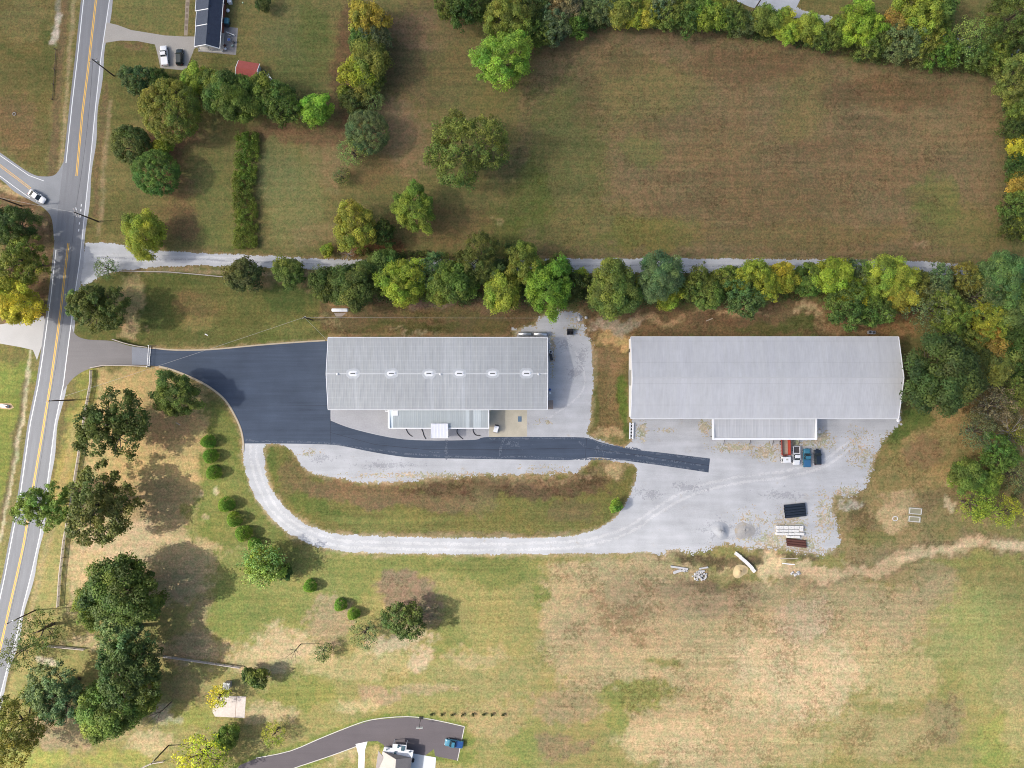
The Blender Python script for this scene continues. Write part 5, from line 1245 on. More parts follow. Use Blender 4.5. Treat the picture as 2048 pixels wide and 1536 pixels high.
# ---------------------------------------------------------------- gable-roofed house at the top left
SHING = pmat('navy shingles', (.045, .056, .085), .9, var=.25, scale=1.5, fine=(5, .3), spec=.2); BRICK = pmat('red brick wall', (.25, .085, .06), .9, var=.3, scale=4, fine=(9, .2))
def house_nw():
    a = R_(-4.3); o = G(415, 20); root = empty('brick_house', (o.x, o.y, 0), a); tag(root, 'brick house with dark navy shingle roof and white trim at the top left', 'building')
    ca, sa = math.cos(-a), math.sin(-a)
    def lo(px, py, z):
        p = G(px, py, z); x, y = p.x - o.x, p.y - o.y; return (x * ca - y * sa, x * sa + y * ca)
    ze, zr = 2.8, 4.6
    xw = lo(389, 90, ze)[0]; xe = lo(439, 98, ze)[0]; xr = lo(411.5, 89, zr)[0]; ys = lo(411.5, 89, zr)[1]; yn = ys + 26.0
    y1 = lo(413, 48, zr)[1]; y2 = lo(416, 18, zr)[1]
    MB().slab([(xr, ys, zr), (xe, ys, ze), (xe, yn, ze), (xr, yn, zr)], .12).build('roof', SHING, root)
    for ya, yb, dx, dz in ((ys, y1, 0, 0), (y1, y2, -.05, .10), (y2, yn, -.35, .22)):
        MB().slab([(xr + .02, ya, zr + dz), (xr + .02, yb, zr + dz), (xw + dx, yb, ze + dz), (xw + dx, ya, ze + dz)], .12 + dz).build('roof', pmat('sunlit navy slope', (.072, .086, .115), .9, var=.25, scale=1.5, fine=(5, .3), spec=.2), root)  # west slope: same navy shingles, lightened in colour as the sun side
        MB().slab([(xr, ya - .1, zr + dz + .03), (xr, ya + .08, zr + dz + .03), (xw + dx, ya + .08, ze + dz + .03), (xw + dx, ya - .1, ze + dz + .03)], .2).build('rake_trim', WHITE, root)
        MB().box((xw + dx - .06, (ya + yb) / 2, ze + dz - .06), (.14, yb - ya, .16)).build('gutter', WHITE, root)
    MB().slab([(xr, ys - .1, zr + .03), (xr, ys + .08, zr + .03), (xe, ys + .08, ze + .03), (xe, ys - .1, ze + .03)], .2).build('rake_trim', WHITE, root)
    MB().box((xe + .06, (ys + yn) / 2, ze - .06), (.14, yn - ys, .16)).build('gutter', WHITE, root)
    # carport end: gable board and posts, then the brick box
    yb = ys + 5.5
    MB().box((xw + .35 + (xe - xw - .7) / 2, yb + (yn - yb) / 2, 1.33), (xe - xw - .7, yn - yb - .2, 2.66)).build('wall', BRICK, root)
    mb = MB(); mb.add([(xw + .2, ys + .15, ze), (xe - .2, ys + .15, ze), (xr, ys + .15, zr - .15), (xw + .2, ys + .25, ze), (xe - .2, ys + .25, ze), (xr, ys + .25, zr - .15)], [(0, 1, 2), (5, 4, 3), (0, 3, 4, 1), (1, 4, 5, 2), (2, 5, 3, 0)]); mb.build('gable_board', WHITE, root)
    for x in (xw + .3, (xw + xe) / 2, xe - .3): MB().box((x, ys + .3, 1.37), (.18, .18, 2.74)).build('post', WHITE, root)
    MB().box(((xw + xe) / 2, ys + 2.8, .03), (xe - xw - .3, 5.4, .04)).build('carport_floor', CONCRETE, root)
    for px, py in ((422, 13), (418.5, 68)):
        q = lo(px, py, 4.1); MB().tube([(q[0], q[1], 3.8), (q[0], q[1], 4.5)], .12, 8).build('vent_pipe', BLACK, root)
    for yy in (yb + 3, yb + 8, yb + 13):
        wd = MB().box((xe - .34, yy, 1.6), (.1, 1.4, 1.2)).build('window', WHITE, root); MB().box((xe - .28, yy, 1.6), (.04, 1.2, 1.0)).build('pane', GLASS, wd)
    return root
house_nw()
flat('patio', [(438, 52), (476, 56), (472, 110), (396, 103), (398, 92), (440, 98)], 0.014, pmat('patio concrete', (.25, .24, .235), .9, var=.3, scale=.5, fine=(3, .2), world_co=True))
flat('garden_path', [(374, -60), (383, -60), (375, 71), (368, 71)], 0.014, pmat('tan path paving', (.30, .25, .19), .9, var=.2, scale=1, world_co=True))
gp = bpy.data.objects['garden_path']
for i in range(9):
    y = -40 + i * 12; xm = at_y([(378.5, -60), (371.5, 71)], y); g = G(xm, y); MB().box((0, 0, .02), (.62, 1.0, .04), R_(-3)).build('paving_stone', pmat('brown paver', (.2, .155, .12), .9, var=.2, scale=2, world_co=True), gp, (g.x, g.y, .014))
# patio things
def thing_mesh(mb, name, mat, px, py, label, cat, rz=0.0, group=None):
    g = G(px, py); return tag(mb.build(name, mat, None, (g.x, g.y, .016), (0, 0, rz)), label, cat, group)
BLUEP = pmat('blue plastic', (.03, .09, .32), .4); TEALP = pmat('teal tarpaulin', (.07, .22, .28), .5, var=.3); 
def table(px, py, s, mat, label, rz=0):
    g = G(px, py); r = empty('patio_table', (g.x, g.y, .016), rz); tag(r, label, 'table'); MB().box((0, 0, .72), (s, s, .05)).build('table_top', mat, r)
    MB().box((0, 0, .7), (s + .12, s + .12, .03)).build('rim', WHITE, r)
    for x in (-1, 1):
        for y in (-1, 1): MB().box((x * s * .42, y * s * .42, .345), (.06, .06, .69)).build('leg', WHITE, r)
table(459.5, 81.5, .7, BLUEP, 'small blue-topped table on the patio')
table(462, 72, .5, DKSTEEL, 'small black-topped table beside the white patio screen')
def chair(px, py, mat, label, rz):
    g = G(px, py); r = empty('garden_chair', (g.x, g.y, .016), rz); tag(r, label, 'chair'); MB().box((0, 0, .42), (.55, .55, .06)).build('seat', mat, r); MB().box((-.26, 0, .72), (.06, .55, .55)).build('backrest', mat, r)
    for x in (-1, 1):
        for y in (-1, 1): MB().box((x * .22, y * .22, .2), (.05, .05, .4)).build('leg', mat, r)
chair(452, 99, WHITE, 'white garden chair at the house corner of the patio', .6); chair(466, 93, pmat('mint plastic', (.3, .42, .4), .5), 'mint green garden chair near the patio edge', 2.2); chair(451, 92, RUST, 'rusty garden chair next to the white one', 1.2); chair(468, 86, DKSTEEL, 'dark garden chair near the right edge of the patio', 3.6)
mb = MB()
for i in range(5): mb.box((-1.1 + i * .55, 0, .5), (.06, .06, 1.0))
mb.box((0, 0, .95), (2.5, .08, .12)); mb.box((0, 0, .5), (2.5, .05, .1)); thing_mesh(mb, 'patio_screen', WHITE, 463, 70, 'white slatted screen rail across the patio', 'screen', R_(-22))
g = G(455.5, 47); r = empty('utility_trailer', (g.x, g.y, 0), R_(-3)); tag(r, 'teal covered trailer against the back of the brick house', 'trailer')
MB().box((0, .3, .75), (1.25, 1.7, .7), 0, .9).build('cover', TEALP, r); MB().box((0, -.9, .5), (1.1, .6, .5)).build('box', DKSTEEL, r)
for s in (-1, 1): MB().tube([(s * .62, 0, .3), (s * .78, 0, .3)], .3, 12).build('wheel', BLACK, r)
mb = MB(); mb.ball((0, 0, .5), .55, 10, 6, .5); mb.tube([(0, 0, 0), (0, 0, .4)], .06, 6); thing_mesh(mb, 'birdbath', WHITE, 457, 23, 'white basin behind the brick house', 'basin')
mb = MB(); mb.box((0, 0, .55), (1.0, 1.5, 1.1), 0, .85); mb.box((0, 0, 1.13), (1.05, 1.5, .06)); thing_mesh(mb, 'storage_box', WHITE, 461, 4, 'white storage box behind the brick house at the top', 'box', .1)
mb = MB(); mb.ball((0, 0, .2), .22, 8, 6); thing_mesh(mb, 'garden_ball', pmat('pale green ball', (.5, .65, .5), .5), 486, 6, 'pale round ornament on the lawn behind the brick house', 'ornament')

# ---------------------------------------------------------------- red-roofed shed
def red_shed():
    o = G(501, 147); rz = R_(-9.5); root = empty('garden_shed', (o.x, o.y, 0), rz); tag(root, 'small shed with red shingle roof behind the garden row', 'shed')
    RED = pmat('red shingles', (.33, .085, .07), .9, var=.2, scale=2, fine=(5, .2)); L, W = 5.9, 4.6
    MB().box((0, 0, 1.05), (L - .5, W - .5, 2.1)).build('wall', pmat('cream boards', (.5, .48, .42), .8), root)
    for s in (-1, 1): MB().slab([(-L / 2, 0, 3.0), (L / 2, 0, 3.0), (L / 2, s * W / 2, 2.1), (-L / 2, s * W / 2, 2.1)], .1).build('roof', RED, root)
    for s in (-1, 1):
        for t in (-1, 1): MB().slab([(s * (L / 2 - .05), 0, 3.03), (s * (L / 2 + .1), 0, 3.03), (s * (L / 2 + .1), t * W / 2, 2.13), (s * (L / 2 - .05), t * W / 2, 2.13)], .16).build('rake_trim', WHITE, root)
    MB().box((L / 2 - .22, 0, .95), (.06, 1.2, 1.9)).build('door', WHITE, root)
red_shed()
for i, (px, py, s, mt, lb) in enumerate(((531, 147, (.7, 1.0, .9), DKSTEEL, 'dark bin against the right wall of the red shed'), (537, 152, (.8, .6, .6), pmat('grey plastic', (.42, .45, .47), .5), 'grey crate beside the red shed'), (541, 158, (.7, .9, .5), WHITE, 'white crate below the grey one beside the red shed'))):
    mb = MB(); mb.box((0, 0, s[2] / 2), s, 0, .9); mb.box((0, 0, s[2] + .03), (s[0] * .95, s[1] * .95, .05)); thing_mesh(mb, 'bin' if i == 0 else 'crate', mt, px, py, lb, 'bin' if i == 0 else 'crate', .3 * i)

# ---------------------------------------------------------------- hip-roofed house at the bottom
def house_s():
    rz = R_(-8); o = G(790, 1540); root = empty('hip_roof_house', (o.x, o.y, 0), rz); tag(root, 'house with grey hip roof and white back extension at the bottom edge', 'building')
    ca, sa = math.cos(-rz), math.sin(-rz)
    def lo(px, py, z):
        p = G(px, py, z); x, y = p.x - o.x, p.y - o.y; return (x * ca - y * sa, x * sa + y * ca, z)
    SH1 = pmat('tan-grey shingles', (.24, .215, .205), .9, var=.15, scale=1.5, fine=(5, .25)); SH2 = pmat('sunlit hip slope', (.36, .34, .31), .9, var=.12, scale=1.5, fine=(5, .2))  # second shingle tone is a paler copy, sunlight painted into the west slope
    WM = pmat('white standing seam', (.60, .61, .63), .45, var=.08, scale=.5)
    ze, zr = 3.0, 5.6
    NE = lo(824, 1516, ze); NW = lo(765, 1503, ze); PK = lo(792, 1519.5, zr); R2 = (PK[0] + .5, PK[1] - 9, zr); SE = (NE[0], NE[1] - 15, ze); SW = (NW[0] - 1.0, NW[1] - 15, ze)
    MB().slab([PK, NE, SE, R2], .12).build('roof', SH1, root); MB().slab([NW, PK, R2, SW], .12).build('roof', SH2, root); MB().slab([NE, PK, NW], .12).build('roof', SH1, root)
    e = lo(768, 1502, ze); WW = (e[0] - 1.6, e[1] - .3, 2.7); MB().slab([WW, (NW[0] + .4, NW[1] - 1.2, 3.4), (NW[0] + 2.4, NW[1] - 6.2, 3.6), (WW[0], WW[1] - 6, 2.7)], .1).build('roof', SH1, root)
    # white low-pitched extension on the drive side
    A = lo(766, 1503, 3.05); Bq = lo(768, 1494.5, 2.7); Cq = lo(827, 1501, 2.7); D = lo(824, 1516.5, 3.1)
    MB().slab([A, Bq, Cq, D], .12).build('extension_roof', WM, root)
    E1 = lo(785, 1496.5, 2.95); E2 = lo(785.5, 1488, 2.95); E3 = lo(813, 1490.5, 2.95); E4 = lo(812.5, 1500, 2.95); MB().slab([E1, E2, E3, E4], .2).build('porch_roof', WM, root)
    xs = [NW[0], NE[0]]; yn = NW[1] + .2
    MB().box(((NW[0] + NE[0]) / 2, yn - 7.4, 1.45), (NE[0] - NW[0] - .7, 14.4, 2.9)).build('wall', WALLM, root)
    for pq in (E2, E3): MB().box((pq[0] + (.15 if pq is E2 else -.15), pq[1] - .2, 1.36), (.14, .14, 2.72)).build('post', WHITE, root)
    for px, py, s in ((806, 1496.5, (1.0, 1.35, .14)), (790.5, 1505, (.55, .6, .16)), (797, 1492, (.5, .7, .5)), (819.5, 1503.5, (.6, .25, .2)), (774, 1498.5, (.35, .35, .3))):
        q = lo(px, py, 3.0); MB().box((q[0], q[1], 3.0 + s[2] / 2), s).build('skylight', pmat('skylight glass', (.05, .09, .11), .1, spec=.6), root)
    q = lo(824.5, 1527, 2.2); MB().tube([(q[0], q[1], 0), (q[0], q[1], 1.1)], .35, 10).build('water_butt', BLACK, root)
house_s()
flat('house_apron', [(822, 1506), (872, 1515), (868, 1570), (815, 1570)], 0.020, pmat('white apron', (.52, .54, .55), .85, var=.08, scale=.6, world_co=True))
flat('white_walk', [(711, 1488), (735, 1483), (730, 1500), (728, 1560), (716, 1560), (717, 1510)], 0.020, pmat('white walkway concrete', (.62, .61, .59), .85, var=.06, scale=.6, world_co=True))
flat('concrete_slab', [(427, 1402), (438, 1391), (492, 1393), (489, 1436), (430, 1433), (425, 1424)], 0.020, pmat('stained pale slab', (.52, .46, .42), .9, var=.1, scale=.5, fine=(1.6, .3), world_co=True))
pline('expansion_joint', [(473, 1393), (470.5, 1435)], .12, .026, pmat('joint', (.25, .16, .12), .9), bpy.data.objects['concrete_slab'])

# ================================================================== VEHICLES
def wheels(root, L, W, xs, r):
    for x in xs:
        for s in (-1, 1):
            t = MB().tube([(x, s * (W / 2 - .2), r), (x, s * (W / 2 + .01), r)], r, 14).build('wheel', BLACK, root)
            MB().tube([(x, s * (W / 2 - .05), r), (x, s * (W / 2 + .02), r)], r * .58, 10).build('rim', STEEL, t)
def body_loft(st, W):
    """st: (x, top height, half-width factor) from tail to nose"""
    mb = MB(); rows = []
    for x, top, wf in st:
        w = W / 2 * wf
        half = [(w * .9, .24), (w, .42), (w, min(.68, top - .08)), (w * .95, top - .05), (w * .8, top), (w * .4, top + .015)]
        rows.append([(x, y, z) for y, z in half] + [(x, -y, z) for y, z in half[::-1]])
    n = len(rows[0]); vs_ = [p for r in rows for p in r]; fs_ = []
    for i in range(len(rows) - 1):
        for k in range(n):
            a = i * n + k; b = i * n + (k + 1) % n; fs_.append((a, b, b + n, a + n))
    mb.add(vs_, fs_, True); mb.add(rows[0], [tuple(range(n))]); mb.add(rows[-1], [tuple(range(n - 1, -1, -1))]); return mb
def frustum(xb0, xb1, wb, zb, xt0, xt1, wt, zt):
    v = [(xb0, -wb / 2, zb), (xb1, -wb / 2, zb), (xb1, wb / 2, zb), (xb0, wb / 2, zb), (xt0, -wt / 2, zt), (xt1, -wt / 2, zt), (xt1, wt / 2, zt), (xt0, wt / 2, zt)]
    return MB().add(v, [(3, 2, 1, 0), (4, 5, 6, 7), (0, 1, 5, 4), (1, 2, 6, 5), (2, 3, 7, 6), (3, 0, 4, 7)])
def paint(name, rgb): return pmat(name, rgb, .28, .1, var=.04, scale=1, coat=.6, spec=.5)
LAMP = pmat('lamp lens', (.75, .76, .74), .15, spec=.6); TAIL = pmat('tail lens', (.4, .02, .02), .2)
def car(kind, px, py, heading, L, W, Ht, col, name, label, bed=None, cover=None, cat=None):
    p = G(px, py, .7); root = empty(name, (p.x, p.y, .022), R_(heading)); tag(root, label, cat or ('pickup' if kind == 'pickup' else 'car'))
    h = L / 2
    if kind == 'sedan':
        st = [(-h, .6, .78), (-h * .96, .88, .9), (-h * .6, .98, 1), (0, .96, 1), (h * .42, .94, .99), (h * .8, .82, .95), (h * .96, .7, .86), (h, .52, .76)]
        g = (-h * .78, h * .46, -h * .36, h * .1)
    elif kind == 'suv':
        st = [(-h, .7, .85), (-h * .97, 1.0, .94), (-h * .6, 1.05, 1), (0, 1.04, 1), (h * .4, 1.02, .99), (h * .82, .92, .95), (h * .97, .75, .86), (h, .58, .78)]
        g = (-h * .97, h * .5, -h * .84, h * .16)
    else:
        st = [(-h, .78, .9), (-h * .97, .8, .98), (-h * .3, .8, 1), (-h * .12, 1.05, 1), (h * .3, 1.08, .99), (h * .5, 1.05, .98), (h * .85, .98, .96), (h * .97, .84, .88), (h, .6, .8)]
        g = (-h * .16, h * .5, -h * .08, h * .22)
    body_loft(st, W).build('body', col, root)
    zb = .93 if kind == 'sedan' else 1.0
    frustum(g[0], g[1], W * .9, zb, g[2], g[3], W * .70, Ht - .03).build('window', GLASS, root)
    m = MB(); m.box(((g[2] + g[3]) / 2, 0, Ht - .01), (g[3] - g[2] + .08, W * .73, .07), 0, .94); m.build('roof', col, root)
    m = MB()
    for s in (-1, 1):
        m.tube([(g[1], s * W * .45, zb), (g[3], s * W * .355, Ht)], .05, 5); m.tube([(g[0], s * W * .45, zb), (g[2], s * W * .355, Ht)], .06, 5); m.tube([((g[0] + g[1]) / 2, s * W * .455, zb), ((g[2] + g[3]) / 2, s * W * .36, Ht)], .05, 5)
    m.build('pillar', col, root)
    for s in (-1, 1):
        MB().box((g[1] - .35, s * (W / 2 + .09), zb + .05), (.16, .2, .16)).build('mirror', col, root)
        MB().box((h * .965, s * W * .32, .68), (.14, .34, .16)).build('headlight', LAMP, root); MB().box((-h * .985, s * W * .36, .76), (.1, .26, .2)).build('tail_light', TAIL, root)
    MB().box((h * .985, 0, .46), (.16, W * .84, .2)).build('bumper', DKSTEEL if kind != 'pickup' else STEEL, root); MB().box((-h * .985, 0, .46), (.16, W * .84, .2)).build('bumper', DKSTEEL if kind != 'pickup' else STEEL, root)
    if kind == 'pickup':
        x0, x1 = -h * .96, -h * .19
        if cover: MB().box(((x0 + x1) / 2, 0, 1.08), (x1 - x0, W * .93, .07), 0, .98).build('bed_cover', cover, root)
        else:
            MB().box(((x0 + x1) / 2, 0, .83), (x1 - x0 - .1, W * .76, .04)).build('bed_floor', bed or DKSTEEL, root)
        for s in (-1, 1): MB().box(((x0 + x1) / 2, s * W * .44, .92), (x1 - x0, W * .1, .26)).build('bed_side', col, root)
        MB().box((x0, 0, .92), (.1, W * .93, .26)).build('tailgate', col, root)
    wheels(root, L, W, (-h * .6, h * .64), .36 if kind == 'sedan' else .4)
    return root
PW = paint('white car paint', (.74, .75, .76)); PB = paint('black-green car paint', (.012, .022, .024)); PBL = paint('blue car paint', (.035, .13, .26)); PN = paint('navy car paint', (.014, .022, .035)); PT = paint('teal car paint', (.04, .17, .25)); PBB = paint('bright blue car paint', (.012, .06, .19))
car('pickup', 328.5, 111, 95, 5.5, 1.95, 1.75, PW, 'parked_pickup', 'white pickup with covered bed parked by the dark-roofed house', cover=WHITE)
car('suv', 359, 114, 91, 4.5, 1.85, 1.6, PB, 'parked_car', 'black-green car parked beside the white pickup near the house')
car('sedan', 74, 393, -33, 5.2, 1.95, 1.48, PW, 'driving_car', 'white sedan waiting on the side road at the junction')
car('pickup', 1592.5, 911, -90, 5.3, 2.0, 1.8, PW, 'parked_pickup', 'white pickup with open dark bed next to the red dump truck', bed=pmat('bed liner', (.06, .055, .06), .8, var=.4))
car('pickup', 1613.5, 915.5, 90, 5.2, 1.95, 1.8, PT, 'parked_pickup', 'teal blue pickup parked between white pickup and dark car', cover=PBL)
car('suv', 1635, 914, 92, 4.4, 1.85, 1.65, PN, 'parked_car', 'dark navy car, rightmost of the four vehicles before the long shed')
car('pickup', 908, 1486.5, 172, 5.1, 1.95, 1.8, PT, 'parked_pickup', 'blue pickup parked on the lower drive at the bottom', cover=PBB)

def dump_truck():
    p = G(1570, 901, 1.0); root = empty('dump_truck', (p.x, p.y, .02), R_(-88)); tag(root, 'red dump truck with white cab parked at the lean-to of the long shed', 'truck')
    RD = pmat('red dump bed paint', (.36, .055, .035), .5, .1, var=.2, scale=1.5); L = 6.4
    MB().box((0, 0, .75), (L - .3, .9, .25)).build('chassis', DKSTEEL, root)
    b = MB().box((-1.0, 0, 1.06), (4.3, 2.1, .1)).build('bed_floor', pmat('sandy bed floor', (.34, .28, .22), .9, var=.3, scale=1.5), root)
    for s in (-1, 1):
        v = [(-3.15, s * 1.0, 1.0), (1.15, s * 1.0, 1.0), (1.15, s * 1.28, 2.0), (-3.15, s * 1.28, 2.0), (-3.15, s * .75, 1.1), (1.15, s * .75, 1.1), (1.15, s * 1.08, 2.0), (-3.15, s * 1.08, 2.0)]
        fs_ = [(0, 1, 2, 3), (7, 6, 5, 4), (3, 2, 6, 7), (0, 4, 5, 1), (1, 5, 6, 2), (0, 3, 7, 4)]
        MB().add(v, fs_ if s < 0 else [f[::-1] for f in fs_]).build('bed_side', RD, root)
        for k in range(5): MB().box((-2.8 + k * .9, s * 1.22, 1.5), (.1, .12, .95)).build('bed_rib', RD, root)
    MB().box((1.15, 0, 1.55), (.14, 2.3, 1.0)).build('headboard', RD, root); MB().box((-3.15, 0, 1.5), (.14, 2.3, .85)).build('tailgate', RD, root)
    c = MB(); c.box((2.45, 0, 1.5), (1.7, 2.2, 1.6), 0, .93); c.build('cab', PW, root)
    MB().box((2.35, 0, 2.33), (.45, .55, .06)).build('roof_hatch', pmat('grey hatch', (.4, .4, .36), .6), root)
    frustum(3.12, 3.42, 1.9, 1.3, 3.05, 3.2, 1.75, 2.15).build('windscreen', GLASS, root)
    for s in (-1, 1):
        MB().box((2.5, s * 1.08, 1.75), (.8, .05, .55)).build('window', GLASS, root); MB().box((3.0, s * 1.32, 1.8), (.1, .22, .4)).build('mirror', DKSTEEL, root); MB().box((3.3, s * .8, .85), (.1, .35, .22)).build('headlight', LAMP, root)
    MB().tube([(-1.9, 1.5, 1.0), (-1.3, 1.5, 1.0)], .22, 8).build('fuel_tank', WHITE, root)
    wheels(root, L, 2.2, (-2.1, 2.4), .5)
dump_truck()
def golf_cart():
    p = G(992, 858.5, 1); root = empty('utility_cart', (p.x, p.y, .03), R_(-105)); tag(root, 'small white-roofed utility cart on the tan concrete pad', 'cart')
    MB().box((-.1, 0, .5), (2.2, 1.15, .35), 0, .92).build('body', DKSTEEL, root); MB().box((.2, 0, .78), (.6, 1.0, .25)).build('seat', pmat('tan vinyl', (.4, .35, .27), .6), root); m = MB(); m.box((-.1, 0, 1.86), (1.75, 1.2, .09), 0, .93); m.build('roof', WHITE, root)
    for x in (-.8, .65):
        for s in (-1, 1): MB().tube([(x, s * .5, .6), (x, s * .5, 1.84)], .025, 6).build('post', DKSTEEL, root)
    wheels(root, 2.4, 1.15, (-.75, .8), .24)
golf_cart()

# ================================================================== YARD THINGS
def tank(px, py, L, r, mat, label, name, z=1.0, legs=DKSTEEL, dome=True):
    p = G(px, py, z); root = empty(name, (p.x, p.y, 0)); tag(root, label, 'tank')
    h = L / 2; P = []; Rs = []
    for k in range(5): a = k / 4 * math.pi / 2; P.append((-h + r * .7 * (1 - math.sin(a)), 0, z)); Rs.append(max(.02, r * math.sin(a) if dome else (r if k else .02)))
    if not dome: P = [(-h, 0, z), (-h + .02, 0, z)]; Rs = [r * .9, r]
    else: P = [(-h + r * .7 * (1 - math.cos(k / 5 * math.pi / 2)), 0, z) for k in range(6)]; Rs = [max(.02, r * math.sin(k / 5 * math.pi / 2)) for k in range(6)]
    P2 = [(-q[0], 0, z) for q in P[::-1]]; MB().tube(P + P2, Rs + Rs[::-1], 18).build('vessel', mat, root)
    for s in (-1, 1): MB().box((s * h * .55, 0, (z - r * .8) / 2), (.25, r * 1.5, z - r * .75)).build('saddle', legs, root)
    MB().tube([(h * .2, 0, z + r * .9), (h * .2, 0, z + r + .18)], .16, 8).build('valve_dome', mat, root)
    return root
tank(680, 620, 4.7, .56, pmat('white tank paint', (.80, .80, .80), .4, var=.05), 'white propane tank lying on the dry lawn above the shed', 'propane_tank', .95, CONCRETE)
flat('tank_pad', [(668, 626), (692, 626), (684, 633), (672, 633)], .012, pmat('pebbled tank pad', (.33, .28, .24), .9, var=.3, scale=1.2, world_co=True))
SILV = pmat('silver tank steel', (.60, .62, .64), .3, .75, var=.2, scale=1.0, streak=((3, .3, 1), .15))
tank(1049.5, 668, 3.5, .66, SILV, 'left of two silver tanks behind the first shed', 'storage_tank', 1.1, RUST, False)
tank(1080.5, 668, 3.6, .66, SILV, 'right of two silver tanks behind the first shed', 'storage_tank', 1.1, RUST, False)
# dumpster with propped lid
p = G(1140, 664); r = empty('dumpster', (p.x, p.y, 0)); tag(r, 'black open dumpster on the gravel behind the first shed', 'dumpster')
mb = MB(); mb.box((0, 0, .12), (1.7, 1.6, .1))
for c, s in (((-.82, 0, .65), (.06, 1.6, 1.1)), ((.82, 0, .65), (.06, 1.6, 1.1)), ((0, -.78, .6), (1.7, .06, 1.0)), ((0, .78, .7), (1.7, .06, 1.2))): mb.box(c, s)
mb.build('bin', DKSTEEL, r); MB().slab([(-.85, .8, 1.32), (.85, .8, 1.32), (.85, .1, 1.42), (-.85, .1, 1.42)], .05).build('lid', BLACK, r); MB().ball((.2, -.3, .6), .35, 8, 6, .7).build('refuse_bag', BLACK, r); MB().box((0.05, -.9, .5), (.8, .08, .1)).build('lift_bar', WHITE, r)
for i, (px, py, s, lb) in enumerate(((1158, 636, (1.1, 1.7, .5), 'large pale limestone boulder behind the first shed'), (1172, 635, (.9, .9, .6), 'smaller pale boulder right of the large one behind the first shed'), (1100, 687, (.5, 1.2, .4), 'white sack leaning on the right wall of the first shed'))):
    rg = np.random.default_rng(i); mb = MB(); mb.ball((0, 0, s[2] * .3), 1, 10, 7); mb.v = [(x * s[0] * .5 * rg.uniform(.8, 1.15), y * s[1] * .5 * rg.uniform(.8, 1.15), max(-.05, z * s[2])) for x, y, z in mb.v]
    thing_mesh(mb, 'boulder' if i < 2 else 'sack', PALE_CONC, px, py, lb, 'boulder' if i < 2 else 'sack', .4 * i)
# clutter along the right wall of the first shed
def barrel(px, py, mat, label, rr=.3, h=.9):
    g = G(px, py); r = empty('barrel', (g.x, g.y, .02)); tag(r, label, 'barrel'); MB().tube([(0, 0, 0), (0, 0, h)], rr, 14).build('drum', mat, r); MB().tube([(0, 0, h), (0, 0, h + .03)], rr * .9, 14).build('lid', mat, r)
    for z in (.3, .6): MB().tube([(0, 0, z - .02), (0, 0, z + .02)], rr + .02, 14).build('hoop', mat, r)
barrel(1099.5, 779, BLUEP, 'blue barrel against the right wall of the first shed'); barrel(1100, 786, WHITE, 'white barrel below the blue one at the first shed', .28)
g = G(1101, 704); r = empty('air_unit', (g.x, g.y, .02), -.3); tag(r, 'grey air-conditioning unit at the right wall of the first shed', 'air unit'); MB().box((0, 0, .5), (1.0, .8, 1.0)).build('casing', STEEL, r); MB().tube([(0, 0, 1.0), (0, 0, 1.04)], .32, 12).build('fan_grille', DKSTEEL, r)
mb = MB(); mb.box((0, 0, .5), (.7, 2.0, .9)); mb.box((.1, -.3, 1.02), (.5, .8, .12)); thing_mesh(mb, 'tool_chest', DKSTEEL, 1102, 714, 'dark tool chest below the grey air unit', 'chest', .2)
g = G(1100, 809); r = empty('open_shelter', (g.x, g.y, .02)); tag(r, 'small rusty lean shelter at the lower right corner of the first shed', 'shelter'); MB().slab([(-.8, -1.2, 1.7), (.8, -1.2, 1.5), (.8, 1.2, 1.5), (-.8, 1.2, 1.7)], .06).build('roof', pmat('mottled tin', (.27, .22, .19), .7, .2, var=.4, scale=1.5), r)
for x in (-.7, .7):
    for y in (-1.1, 1.1): MB().box((x, y, .72), (.08, .08, 1.44)).build('post', DKSTEEL, r)
for i, (px, py) in enumerate(((1737, 667), (1744, 667.5))):
    g = G(px, py); r = empty('air_unit', (g.x, g.y + .3, .02)); tag(r, 'round-topped air unit behind the long shed, %s of two' % ('left', 'right')[i], 'air unit'); MB().box((0, 0, .5), (.85, .85, 1.0)).build('casing', STEEL, r); MB().tube([(0, 0, 1.0), (0, 0, 1.05)], .36, 12).build('fan_grille', DKSTEEL, r)
g = G(1638, 863.5); r = empty('manhole', (g.x, g.y, .01)); tag(r, 'round pale well cover beside the lean-to of the long shed', 'well cover'); MB().tube([(0, 0, 0), (0, 0, .25)], .55, 16).build('ring', CONCRETE, r); MB().tube([(0, 0, .25), (0, 0, .29)], .36, 14).build('lid', PALE_CONC, r)
g = G(1791, 840); r = empty('satellite_dish', (g.x, g.y, 0)); tag(r, 'white dish on a short post at the corner of the long shed', 'dish'); MB().ball((0, 0, 1.5), .55, 12, 6, .35).build('dish', WHITE, r); MB().tube([(0, 0, 0), (0, 0, 1.4)], .06, 7).build('post', STEEL, r)
g = G(1778, 632.5); tk = tank(1779, 632, 2.0, .45, pmat('white plastic tank', (.7, .71, .73), .5), 'white small tank at the foot of the belt behind the long shed', 'storage_tank', .6)
g = G(10, 812); r = empty('stone_marker', (g.x, g.y, 0), R_(-10)); tag(r, 'white marker box in a bare patch left of the road', 'marker'); MB().box((0, 0, .35), (2.2, .9, .7), 0, .9).build('block', WHITE, r); MB().box((.9, 0, .75), (.5, .5, .12)).build('cap', RUST, r)
flat('marker_bed', [(-8, 806), (22, 807), (28, 815), (20, 819), (-8, 816)], .01, pmat('bare earth bed', (.42, .3, .18), .9, var=.3, scale=1, world_co=True))

